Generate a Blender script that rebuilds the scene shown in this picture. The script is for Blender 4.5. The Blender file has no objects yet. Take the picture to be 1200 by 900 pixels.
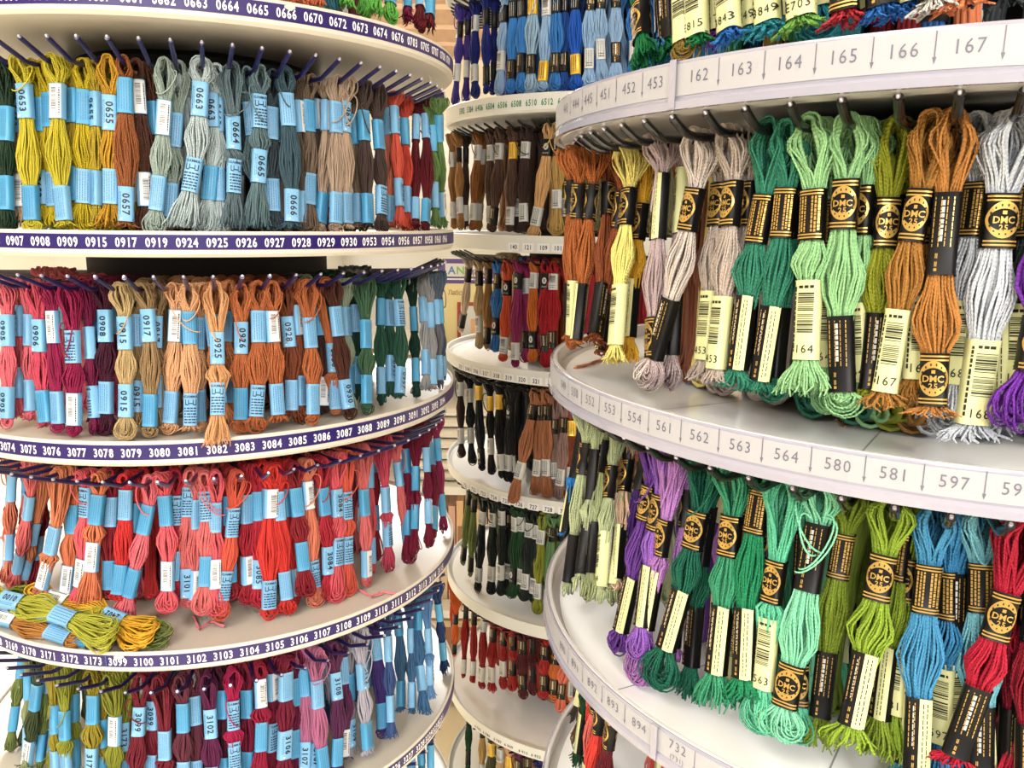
import bpy, math, random
import numpy as np
from mathutils import Matrix, Vector

SC = bpy.context.scene
COL = SC.collection
rnd = random.Random(7)
PI = math.pi

# ------------------------------------------------------------------ camera
CAM_Z = 1.45
F_PX, PITCH, ROLL = 945.95, 0.20362, 0.012936          # solved from the tray rims of the photograph (1200 x 900)
cp, sp = math.cos(PITCH), math.sin(PITCH)
R0 = np.array([1.0, 0, 0]); U0 = np.array([0, sp, cp]); F0 = np.array([0, cp, -sp])
XC = math.cos(ROLL) * R0 + math.sin(ROLL) * U0
YC = -math.sin(ROLL) * R0 + math.cos(ROLL) * U0
CAM = np.array([0, 0, CAM_Z])
cd = bpy.data.cameras.new('camera'); cam = bpy.data.objects.new('camera', cd); COL.objects.link(cam)
cd.sensor_fit = 'HORIZONTAL'; cd.sensor_width = 36.0; cd.lens = 36.0 * F_PX / 1200.0
cd.clip_start = 0.02; cd.clip_end = 60
cam.matrix_world = Matrix(((XC[0], YC[0], -F0[0], 0), (XC[1], YC[1], -F0[1], 0), (XC[2], YC[2], -F0[2], CAM_Z), (0, 0, 0, 1)))
SC.camera = cam

# ------------------------------------------------------------------ light and exposure
vs = SC.view_settings
vs.view_transform = 'Standard'; vs.look = 'None'; vs.gamma = 1.0; vs.exposure = 0.27; vs.use_curve_mapping = False
W = bpy.data.worlds.new('shop_daylight'); SC.world = W; W.use_nodes = True
W.node_tree.nodes['Background'].inputs[0].default_value = (0.97, 0.98, 1.0, 1)
W.node_tree.nodes['Background'].inputs[1].default_value = 0.27
CEIL = 2.75
def area(name, loc, size, power, color=(1, .985, .975), rot=(0, 0, 0)):
    l = bpy.data.lights.new(name, 'AREA'); l.shape = 'RECTANGLE'; l.size, l.size_y = size; l.energy = power; l.color = color
    o = bpy.data.objects.new(name, l); COL.objects.link(o); o.location = loc; o.rotation_euler = rot
    return o
LAMPS = [(-1.0, -0.7, 12), (0.9, -0.7, 12), (-0.9, -3.2, 150), (0.7, -3.2, 150), (-1.1, 3.6, 95), (0.9, 3.6, 95)]  # the front pair is added behind the camera as frontal fill light

# ------------------------------------------------------------------ helpers
def lin(c):
    return tuple(((v / 255.0) / 12.92 if v / 255.0 <= .04045 else ((v / 255.0 + .055) / 1.055) ** 2.4) for v in c)

def mat(name, rgb, rough=.5, metal=0.0, noise=0.0, nscale=40, bump=0.0, emit=0.0, spec=.5, coat=0.0):
    m = bpy.data.materials.new(name); m.use_nodes = True
    nt = m.node_tree; b = nt.nodes['Principled BSDF']
    c = (*lin(rgb), 1)
    b.inputs['Base Color'].default_value = c
    b.inputs['Roughness'].default_value = rough
    b.inputs['Metallic'].default_value = metal
    b.inputs['Specular IOR Level'].default_value = spec
    b.inputs['Coat Weight'].default_value = coat
    if emit:
        b.inputs['Emission Color'].default_value = c; b.inputs['Emission Strength'].default_value = emit
    if noise or bump:
        tc = nt.nodes.new('ShaderNodeTexCoord'); n = nt.nodes.new('ShaderNodeTexNoise'); n.inputs['Scale'].default_value = nscale
        n.inputs['Detail'].default_value = 4
        nt.links.new(tc.outputs['Object'], n.inputs['Vector'])
        if noise:
            mx = nt.nodes.new('ShaderNodeMix'); mx.data_type = 'RGBA'; mx.blend_type = 'MULTIPLY'; mx.inputs['Factor'].default_value = 1
            mr = nt.nodes.new('ShaderNodeMapRange'); mr.inputs[3].default_value = 1 - noise; mr.inputs[4].default_value = 1 + noise
            nt.links.new(n.outputs['Fac'], mr.inputs[0])
            cb = nt.nodes.new('ShaderNodeCombineColor')
            for i in range(3): nt.links.new(mr.outputs[0], cb.inputs[i])
            mx.inputs[6].default_value = c; nt.links.new(cb.outputs[0], mx.inputs[7])
            nt.links.new(mx.outputs[2], b.inputs['Base Color'])
        if bump:
            bp = nt.nodes.new('ShaderNodeBump'); bp.inputs['Strength'].default_value = bump; bp.inputs['Distance'].default_value = .002
            nt.links.new(n.outputs['Fac'], bp.inputs['Height']); nt.links.new(bp.outputs[0], b.inputs['Normal'])
    return m

def thread_material():
    m = bpy.data.materials.new('cotton_thread'); m.use_nodes = True
    nt = m.node_tree; b = nt.nodes['Principled BSDF']
    oi = nt.nodes.new('ShaderNodeObjectInfo')
    at = nt.nodes.new('ShaderNodeAttribute'); at.attribute_name = 'strand'
    mr = nt.nodes.new('ShaderNodeMapRange'); mr.inputs[3].default_value = .80; mr.inputs[4].default_value = 1.18
    nt.links.new(at.outputs['Fac'], mr.inputs[0])
    vm = nt.nodes.new('ShaderNodeVectorMath'); vm.operation = 'SCALE'
    nt.links.new(oi.outputs['Color'], vm.inputs[0]); nt.links.new(mr.outputs[0], vm.inputs['Scale'])
    nt.links.new(vm.outputs[0], b.inputs['Base Color'])
    b.inputs['Roughness'].default_value = .55
    b.inputs['Specular IOR Level'].default_value = .22
    b.inputs['Sheen Weight'].default_value = .02; b.inputs['Sheen Roughness'].default_value = .4
    uv = nt.nodes.new('ShaderNodeUVMap'); uv.uv_map = 'twist'
    wv = nt.nodes.new('ShaderNodeTexWave'); wv.wave_type = 'BANDS'; wv.bands_direction = 'DIAGONAL'; wv.inputs['Scale'].default_value = 1.0
    nt.links.new(uv.outputs[0], wv.inputs['Vector'])
    bp = nt.nodes.new('ShaderNodeBump'); bp.inputs['Strength'].default_value = .55; bp.inputs['Distance'].default_value = .0005
    nt.links.new(wv.outputs['Fac'], bp.inputs['Height']); nt.links.new(bp.outputs[0], b.inputs['Normal'])
    return m

M = dict(
    thread=thread_material(),
    blue=mat('pale_blue_paper', (118, 172, 210), .45, noise=.06, nscale=60),
    cyan=mat('sky_blue_paper', (74, 152, 194), .45, noise=.06, nscale=60),
    white=mat('white_paper', (222, 222, 222), .5),
    navy=mat('navy_ink', (22, 34, 66), .5),
    ink=mat('black_ink', (16, 15, 18), .5),
    fade=mat('faded_blue_ink', (64, 110, 152), .5),
    black=mat('black_paper', (11, 10, 11), .42, spec=.25),
    gold=mat('gold_print', (205, 165, 85), .32, metal=.55),
    lime=mat('pale_yellow_green_paper', (214, 214, 156), .5, noise=.04),
    silver=mat('grey_white_label', (188, 189, 186), .35, noise=.08, nscale=200),
    brass=mat('yellow_gold_band', (225, 180, 60), .35, metal=.3),
    cream_tray=mat('cream_tray_plastic', (212, 204, 191), .35, noise=.03, nscale=8),
    grey_tray=mat('grey_white_tray_plastic', (206, 205, 198), .4, noise=.03, nscale=8),
    white_tray=mat('white_tray_plastic', (205, 202, 201), .22, noise=.03, nscale=10, bump=.15, coat=.4),
    clear_rim=mat('milky_label_holder_plastic', (158, 156, 169), .16, coat=.6),
    label_paper=mat('white_label_strip', (170, 169, 173), .5),
    liner=mat('glossy_white_liner', (252, 252, 252), .16, noise=.015, nscale=14, coat=.5, bump=.12),
    seam=mat('grey_liner_seam', (150, 150, 150), .5),
    purple=mat('purple_number_strip', (37, 19, 92), .4),
    digits=mat('white_digits', (250, 248, 250), .5),
    grey_ink=mat('grey_ink', (104, 104, 118), .5),
    green_ink=mat('green_ink', (30, 120, 75), .5),
    peg_blue=mat('purple_blue_coated_wire', (26, 19, 70), .28, coat=.5),
    peg_black=mat('black_coated_wire', (14, 14, 18), .25, coat=.5),
    steel=mat('bare_wire_end', (190, 188, 205), .3, metal=.8),
    hub_shade=mat('hub_shade_plastic', (46, 43, 40), .7),  # dark tone stands in for the shade behind the skeins
)

class MB:
    """Collects vertices and faces with a material index each, and links them as ONE mesh object."""
    def __init__(s): s.v = []; s.f = []; s.m = []; s.mats = []
    def mi(s, k):
        if k not in s.mats: s.mats.append(k)
        return s.mats.index(k)
    def add(s, vs_, fs, k):
        o = len(s.v); s.v.extend(vs_); i = s.mi(k)
        for f in fs: s.f.append([o + q for q in f]); s.m.append(i)
    def box(s, c, d, k):
        x, y, z = c; a, b, e = d[0] / 2, d[1] / 2, d[2] / 2
        vs_ = [(x + i * a, y + j * b, z + q * e) for i in (-1, 1) for j in (-1, 1) for q in (-1, 1)]
        s.add(vs_, [(0, 1, 3, 2), (4, 6, 7, 5), (0, 4, 5, 1), (2, 3, 7, 6), (0, 2, 6, 4), (1, 5, 7, 3)], k)
    def lathe(s, prof, k, n=120, closed=True, a0=0, a1=2 * PI):
        full = abs(a1 - a0 - 2 * PI) < 1e-6
        cols = n if full else n + 1
        vs_ = []
        for i in range(cols):
            a = a0 + (a1 - a0) * i / n
            for r, z in prof: vs_.append((r * math.sin(a), -r * math.cos(a), z))
        p = len(prof); fs = []
        for i in range(n):
            j = (i + 1) % cols
            for q in range(p if closed else p - 1):
                q2 = (q + 1) % p
                fs.append((i * p + q, j * p + q, j * p + q2, i * p + q2))
        s.add(vs_, fs, k)
    def tube(s, pts, r, k, n=8, cap=True):
        pts = [np.array(p, float) for p in pts]; T = len(pts); vs_ = []
        for i, p in enumerate(pts):
            t = pts[min(i + 1, T - 1)] - pts[max(i - 1, 0)]; t /= np.linalg.norm(t)
            ref = np.array([1., 0, 0]) if abs(t[0]) < .9 else np.array([0, 0, 1.])
            a = np.cross(t, ref); a /= np.linalg.norm(a); b = np.cross(t, a)
            rr = r[i] if hasattr(r, '__len__') else r
            for q in range(n):
                g = 2 * PI * q / n; vs_.append(tuple(p + rr * (math.cos(g) * a + math.sin(g) * b)))
        fs = [(i * n + q, i * n + (q + 1) % n, (i + 1) * n + (q + 1) % n, (i + 1) * n + q) for i in range(T - 1) for q in range(n)]
        if cap: fs += [tuple(range(n - 1, -1, -1)), tuple((T - 1) * n + q for q in range(n))]
        s.add(vs_, fs, k)
    def mesh(s, name, smooth=None):
        me = bpy.data.meshes.new(name); me.from_pydata(s.v, [], s.f)
        for k in s.mats: me.materials.append(M[k])
        me.polygons.foreach_set('material_index', s.m)
        if smooth: 
            me.polygons.foreach_set('use_smooth', [True] * len(s.f)); me.set_sharp_from_angle(angle=math.radians(smooth))
        me.update(); return me
    def build(s, name, parent=None, smooth=None):
        return link(name, s.mesh(name, smooth), parent)

def link(name, data, parent=None):
    o = bpy.data.objects.new(name, data); COL.objects.link(o)
    if parent: o.parent = parent
    return o

def tag(o, label=None, cat=None, group=None, kind=None):
    if label: o['label'] = label
    if cat: o['category'] = cat
    if group: o['group'] = group
    if kind: o['kind'] = kind
    return o

# glyphs: outline of each character of the built-in font as flat 2-D meshes
_gl = {}
def glyph(ch, bold):
    if (ch, bold) in _gl: return _gl[ch, bold]
    cu = bpy.data.curves.new('g', 'FONT'); cu.body = ch; cu.size = 1.0; cu.resolution_u = 2; cu.fill_mode = 'FRONT'; cu.offset = .022 if bold else 0
    ob = bpy.data.objects.new('g', cu); COL.objects.link(ob)
    bpy.context.view_layer.update()
    me = bpy.data.meshes.new_from_object(ob.evaluated_get(bpy.context.evaluated_depsgraph_get()))
    v = np.array([q.co[:2] for q in me.vertices]) if len(me.vertices) else np.zeros((0, 2))
    f = [tuple(p.vertices) for p in me.polygons]
    bpy.data.objects.remove(ob); bpy.data.curves.remove(cu); bpy.data.meshes.remove(me)
    w = (v[:, 0].max() - v[:, 0].min()) if len(v) else .25
    x0 = v[:, 0].min() if len(v) else 0
    _gl[ch, bold] = (v - np.array([x0, 0]) if len(v) else v, f, w)
    return _gl[ch, bold]

def text2d(s, cap, bold=True, cond=1.0, track=.07):
    """list of (verts2d, faces) centred on the origin; cap = capital height in metres"""
    k = cap / .73; x = 0; out = []
    for ch in s:
        if ch == ' ': x += .28; continue
        v, f, w = glyph(ch, bold)
        if ch.isdigit():
            pad = (.56 - w) / 2; out.append((v + np.array([x + pad, 0]), f)); x += .56 + track * .4
        else:
            out.append((v + np.array([x, 0]), f)); x += w + track
    tot = x - track
    return [((v - np.array([tot / 2, .365])) * np.array([k * cond, k]), f) for v, f in out]

# ------------------------------------------------------------------ photo -> place helpers
def ray(px, py):
    u = (px - 600) / F_PX; v = -(py - 450) / F_PX
    g = u * XC + v * YC + F0
    return g
def project(p):
    q = np.array(p, float) - CAM; d = q @ F0
    return 600 + F_PX * (q @ XC) / d, 450 - F_PX * (q @ YC) / d
def at_height(px, py, z):
    g = ray(px, py); t = (z - CAM_Z) / g[2]; return CAM + g * t

RACK = dict(A=(-.3450, .9325, .2752), B=(.2998, .5721, .2703), C=(.1561, 1.4404, .2743))
def hit(rk, px, py, r):
    """bearing (radians) and height where the sight line meets the rack's cylinder of radius r"""
    cx, cy, _ = RACK[rk]; g = ray(px, py)
    a = g[0]**2 + g[1]**2; b = g[0] * cx + g[1] * cy; c = cx * cx + cy * cy - r * r
    t = (b - math.sqrt(max(b * b - a * c, 0))) / a; p = g * t
    return math.atan2(p[0] - cx, -(p[1] - cy)), p[2] + CAM_Z
def on(rk, phi, r, z):
    cx, cy, _ = RACK[rk]; return np.array([cx + r * math.sin(phi), cy - r * math.cos(phi), z])
def bearing(rk, px, z, r):
    py = 450
    for _ in range(6):
        phi, _z = hit(rk, px, py, r); py = project(on(rk, phi, r, z))[1]
    return phi

# ------------------------------------------------------------------ the shop around the racks
M.update(floor_tile=mat('beige_floor_tile', (246, 234, 206), .3, noise=.05, nscale=3),
         wall_paint=mat('warm_white_wall', (235, 228, 215), .7, noise=.03, nscale=4),
         ceiling_tile=mat('ceiling_panel', (225, 215, 200), .8, noise=.04, nscale=10),
         walnut=mat('brown_slat', (190, 160, 136), .6, noise=.15, nscale=20),
         lamp=mat('lit_lamp_panel', (255, 250, 240), .5, emit=6.0),
         shelf_white=mat('white_shelf_board', (238, 236, 230), .4),
         post_white=mat('white_post', (225, 222, 215), .4))
def structure(name, mb): return tag(mb.build(name), kind='structure')
b = MB(); b.box((0, 2.0, -.03), (9, 11, .06), 'floor_tile'); structure('floor', b)
b = MB(); b.box((0, 7.05, CEIL / 2), (9, .1, CEIL), 'wall_paint'); structure('wall_back', b)
b = MB(); b.box((-4.0, 3.5, CEIL / 2), (.1, 7.2, CEIL), 'wall_paint'); structure('wall_left', b)
b = MB(); b.box((4.0, 3.5, CEIL / 2), (.1, 7.2, CEIL), 'wall_paint'); structure('wall_right', b)
b = MB(); b.box((0, 1.5, CEIL + .04), (9, 12, .08), 'ceiling_tile'); structure('ceiling', b)
for k, y in enumerate((4.4, 4.9, 5.4, 5.9, 6.4)):
    b = MB(); b.box((0, y, CEIL - .07), (7.8, .12, .14), 'walnut'); structure('trim_%d' % (k + 1), b)
for k, (x, y, p) in enumerate(LAMPS):
    e = link('ceiling_lamp', None); e.location = (x, y, CEIL)
    f = MB(); 
    for sx in (-1, 1): f.box((sx * .31, 0, -.015), (.02, 1.24, .03), 'white')
    for sy in (-1, 1): f.box((0, sy * .61, -.015), (.6, .02, .03), 'white')
    f.build('lamp_frame', e)
    g = MB(); g.box((0, 0, -.008), (.6, 1.2, .012), 'lamp'); g.build('diffuser', e)
    tag(e, 'white framed rectangular ceiling lamp panel, %s' % ('middle left', 'middle right', 'added front left', 'added front right', 'rear left', 'rear right')[k], 'lamp', 'ceiling lamps')
    area('lamp_light', (x, y, CEIL - .04), (.6, 1.2), p)

# display shelf behind the racks, with the goods seen through the gap
b = MB()
SY = 2.35
for z in (1.10, .70, .32, .06): b.box((0, SY, z - .012), (1.1, .34, .024), 'shelf_white')
for x in (-.54, .54): b.box((x, SY, .85), (.024, .34, 1.7), 'shelf_white')
b.box((0, SY + .18, .85), (1.1, .016, 1.7), 'shelf_white')
sh = b.build('display_shelf'); tag(sh, 'white display shelf seen through the gap between the racks', 'shelf')
M.update(kit_purple=mat('kit_purple', (105, 85, 150), .4), kit_yellow=mat('kit_cream_yellow', (236, 222, 165), .4), kit_pink=mat('kit_pink', (225, 130, 145), .4),
         kit_red=mat('kit_red_frame', (176, 78, 66), .4), kit_peach=mat('kit_peach', (236, 190, 140), .4), let_a=mat('letter_blue', (96, 140, 200), .4),
         let_n=mat('letter_green', (140, 190, 90), .4), let_m=mat('letter_violet', (130, 120, 190), .4), let_r=mat('letter_red', (225, 110, 90), .4), brown_ink=mat('brown_ink', (170, 135, 80), .4),
         sand=mat('sand_card', (222, 196, 160), .6), rose=mat('rose_card', (224, 176, 160), .6), kraft=mat('brown_card', (165, 120, 92), .7), linen=mat('folded_linen', (238, 232, 222), .8))
def flat_text(mb, s, cap, k, cx, cz, y, bold=True, cond=1.0):
    for v, f in text2d(s, cap, bold, cond):
        mb.add([(cx + p[0], y, cz + p[1]) for p in v], f, k)
kit = link('craft_kit', None); kit.location = (-.125, 2.27, 1.10)
b = MB(); b.box((0, 0, .118), (.17, .028, .236), 'kit_yellow'); b.build('kit_box', kit)
b = MB(); b.box((0, -.0150, .202), (.17, .002, .068), 'kit_purple'); b.box((-.01, -.0165, .205), (.108, .002, .036), 'white'); b.box((0, -.0165, .180), (.15, .0015, .004), 'digits')
for i, (ch, k) in enumerate((('A', 'let_a'), ('N', 'let_n'), ('N', 'let_m'), ('A', 'let_r'))): flat_text(b, ch, .022, k, -.046 + i * .024, .205, -.0178)
b.build('title_panel', kit)
b = MB(); flat_text(b, 'Лабора', .014, 'brown_ink', -.028, .143, -.0148, False, .9)
b.box((.018, -.0150, .062), (.098, .003, .108), 'kit_red'); b.box((.018, -.0170, .062), (.078, .003, .088), 'white'); b.box((.03, -.019, .045), (.045, .002, .05), 'kit_peach'); b.build('cover_picture', kit)
tag(kit, 'cream and purple craft kit box lettered ANNA on the shelf behind', 'craft kit')
for i in range(7):
    b = MB(); dz = .032; b.box((0, 0, dz / 2), (.30 + rnd.uniform(-.02, .02), .24, dz * .82), 'linen'); b.tube([(-.15, -.12, dz / 2), (.15, -.12, dz / 2)], dz * .41, 'linen')
    o = b.build('folded_fabric'); o.location = (-.17, SY, .70 + i * dz)
    tag(o, 'white folded fabric length lying in the stack behind the racks, %s' % ('bottom', 'second from bottom', 'third from bottom', 'fourth from bottom', 'fifth from bottom', 'second from top', 'topmost')[i], 'fabric', 'folded fabric stack')
for i in range(11):
    b = MB(); h = .30 + rnd.uniform(-.02, .02); b.box((0, 0, h / 2), (.020, .2, h), ('sand', 'rose', 'kit_peach', 'linen')[i % 4]); b.box((0, -.1005, h * .6), (.012, .001, h * .3), 'kraft')
    o = b.build('pattern_book'); o.location = (-.29 + i * .0235, SY, .32)
    tag(o, '%s spined pattern book standing on the shelf behind, number %s from left' % (('sand', 'rose', 'peach', 'white')[i % 4], ('one', 'two', 'three', 'four', 'five', 'six', 'seven', 'eight', 'nine', 'ten', 'eleven')[i]), 'book', 'pattern books on the shelf')
b = MB(); b.box((0, 0, .09), (.3, .22, .18), 'kraft'); b.box((0, 0, .188), (.31, .23, .02), 'sand'); o = b.build('storage_box'); o.location = (-.17, SY, .06)
tag(o, 'brown lidded cardboard box on the lowest shelf behind the racks', 'box')

# ------------------------------------------------------------------ carousel trays
# rack, tray: (top z, bottom z, peg tip z or None, peg phase deg)   heights are relative to the eye
TRAYS = {
 'A0': (.352, .330, .317, 0.8), 'A1': (.1701, .1480, .1340, 0.8), 'A2': (-.0144, -.0358, -.0515, 0.3), 'A3': (-.1902, -.2127, -.2285, -1.8),
 'A4': (-.3857, -.4062, -.4305, -1.2), 'A5': (-.5763, -.5975, -.6150, 0.0), 'A6': (-.7700, -.7910, None, 0.0),
 'B0': (.2500, .2290, .2280, -2.8), 'B1': (.0752, .0530, .0525, -2.8), 'B2': (-.0997, -.1195, -.1255, -4.2), 'B3': (-.2791, -.3000, -.3030, 0.0), 'B4': (-.4560, -.4770, None, 0),
 'C0': (.3700, .3450, .3360, 0.0), 'C1': (.1728, .1469, .1390, 0.0), 'C2': (-.0259, -.0514, -.0600, 0.0), 'C3': (-.2262, -.2489, -.2570, 2.0), 'C4': (-.4277, -.4473, -.4560, 0.0),
 'C5': (-.6405, -.6634, -.6730, 1.0), 'C6': (-.8626, -.8850, -.8950, 0.0), 'C7': (-1.0700, -1.0950, None, 0.0)}
BEND = dict(A=.014, B=.0095, C=.010)
RBEND = dict(A=.240, B=.249, C=.248)
PEGR = dict(A=.0020, B=.0023, C=.0019)
FLOORDROP = dict(A=.006, B=.013, C=.011)
SPAN = dict(A=(-80, 115), B=(-125, 45), C=(-110, 75))
def floor_z(t): return CAM_Z + TRAYS[t][0] - FLOORDROP[t[0]]
def peg_z(t): return CAM_Z + TRAYS[t][2] - BEND[t[0]]

def peg_mesh(rk):
    R = RACK[rk][2]; b = MB(); k = 'peg_blue' if rk == 'A' else 'peg_black'; rb = RBEND[rk]; rt = R - (.008 if rk != 'B' else .010); h = BEND[rk]; r = PEGR[rk]
    b.tube([(0, -.085, 0), (0, -rb + .006, 0), (0, -rb + .002, .0006), (0, -rb - .002, .0025), (0, -rt + .0015, h - .0013)], r, k, 10)
    d = np.array([0, -(rt - rb), h]); d /= np.linalg.norm(d); tip = np.array([0, -rt, h]); rr = r * (.66 if rk == 'A' else .45)
    b.tube([tip - d * .003, tip - d * .0006, tip], [rr, rr, rr * .72], 'steel' if rk != 'C' else k, 10)
    return b.mesh('peg', 40)
PEG = {r: peg_mesh(r) for r in 'ABC'}

NUM = {  # tray: (text style, [(number, bearing deg)])
 'A1': [(n, -8.7 + 4.82 * i) for i, n in enumerate('0653 0654 0655 0657 0661 0662 0663 0664 0665 0666 0670 0672 0673 0674 0676 0703 0705 0707 0708 0709'.split())],
 'A2': [(n, -17.3 + 4.82 * i) for i, n in enumerate('0906 0907 0908 0909 0915 0917 0919 0924 0925 0926 0927 0928 0929 0930 0953 0954 0956 0957 0958 0960 0966'.split())],
 'A3': [(n, -19.3 + 4.80 * i) for i, n in enumerate('3074 3075 3076 3077 3078 3079 3080 3081 3082 3083 3084 3085 3086 3087 3088 3089 3090 3091 3092 3093 3094'.split())],
 'A4': [(n, -29.5 + 4.74 * i) for i, n in enumerate('3168 3169 3170 3171 3172 3173 3099 3100 3101 3102 3103 3104 3105 3106 3107 3108 3109 3110 3111 3112 3113 3114 3115'.split())],
 'B1': [(n, a) for n, a in zip('443 444 445 451 452 453 162 163 164 165 166 167'.split(), (-80.6, -75.9, -71.6, -67.1, -62.2, -57.7, -51.7, -46.8, -42, -37.2, -32.4, -27.5))],
 'B2': [(n, -78.1 + 4.86 * i) for i, n in enumerate('549 550 552 553 554 561 562 563 564 580 581 597 598'.split())],
 'B3': [(n, a) for n, a in zip('890 891 892 893 894 732'.split(), (-75.2, -70.3, -65.2, -60.4, -55.4, -49.3))],
 'C1': [(n, -60.5 + 5.2 * i) for i, n in enumerate('5302 5304 6406 6504 6506 6508 6510 6512 6606 6702'.split())],
 'C2': [(n, a) for n, a in zip('140 121 109 101'.split(), (-34.7, -29.5, -24.3, -19.6))],
 'C3': [(n, -61.5 + 5.1 * i) for i, n in enumerate('313 314 316 317 318 319 320 321 322 323'.split())],
 'C4': [(n, -57.5 + 5.25 * i) for i, n in enumerate('721 722 723 724 725 726 727 728 729'.split())],
}
RIMTXT = {'A5': [('3226', 462, 895), ('3227', 478, 884), ('3228', 492, 874), ('3229', 502, 863), ('3230', 510, 850), ('3231', 516, 836)],
          'C6': [('6 782', 560, 847), ('6 786', 570, 855), ('6 787', 583, 864), ('6 909', 596, 871), ('6 915', 613, 878), ('6 922', 628, 885)]}
for t, L in RIMTXT.items():
    NUM[t] = [(n, math.degrees(hit(t[0], x, y, RACK[t[0]][2])[0])) for n, x, y in L]

TRAYLABEL = {
 'A0': 'cream round tray topmost on the purple striped rack, above the 0665 strip', 'A1': 'cream round tray with the purple strip numbered 0653 to 0709', 'A2': 'cream round tray with the purple strip numbered 0907 to 0966',
 'A3': 'cream round tray with the purple strip numbered 3074 to 3094', 'A4': 'cream round tray with purple strip 3099 to 3115 and loose skeins on it', 'A5': 'cream round tray with the purple strip numbered 3226 to 3231',
 'A6': 'lowest cream round tray of the purple striped rack, below strip 3226', 'B0': 'white round tray topmost on the right rack, above strip 162', 'B1': 'white round tray with the grey numbers 162 to 167 and arrows',
 'B2': 'glossy white round tray with the grey numbers 561 to 598 and arrows', 'B3': 'white round tray with the grey numbers 891 to 894 and 732', 'B4': 'white round tray lowest on the right rack, under number 893',
 'C0': 'grey white round tray topmost on the middle rack, above green numbers', 'C1': 'grey white round tray with the small green numbers 6506 to 6606', 'C2': 'grey white round tray with small stickers 140, 121 and 109',
 'C3': 'grey white round tray with small stickers 317 to 322', 'C4': 'grey white round tray with small stickers 722 to 729', 'C5': 'grey white round tray with bare rim above the red skeins',
 'C6': 'grey white round tray with faint numbers, empty, below the red skeins', 'C7': 'grey white round tray lowest on the middle rack, mostly empty'}
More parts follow.
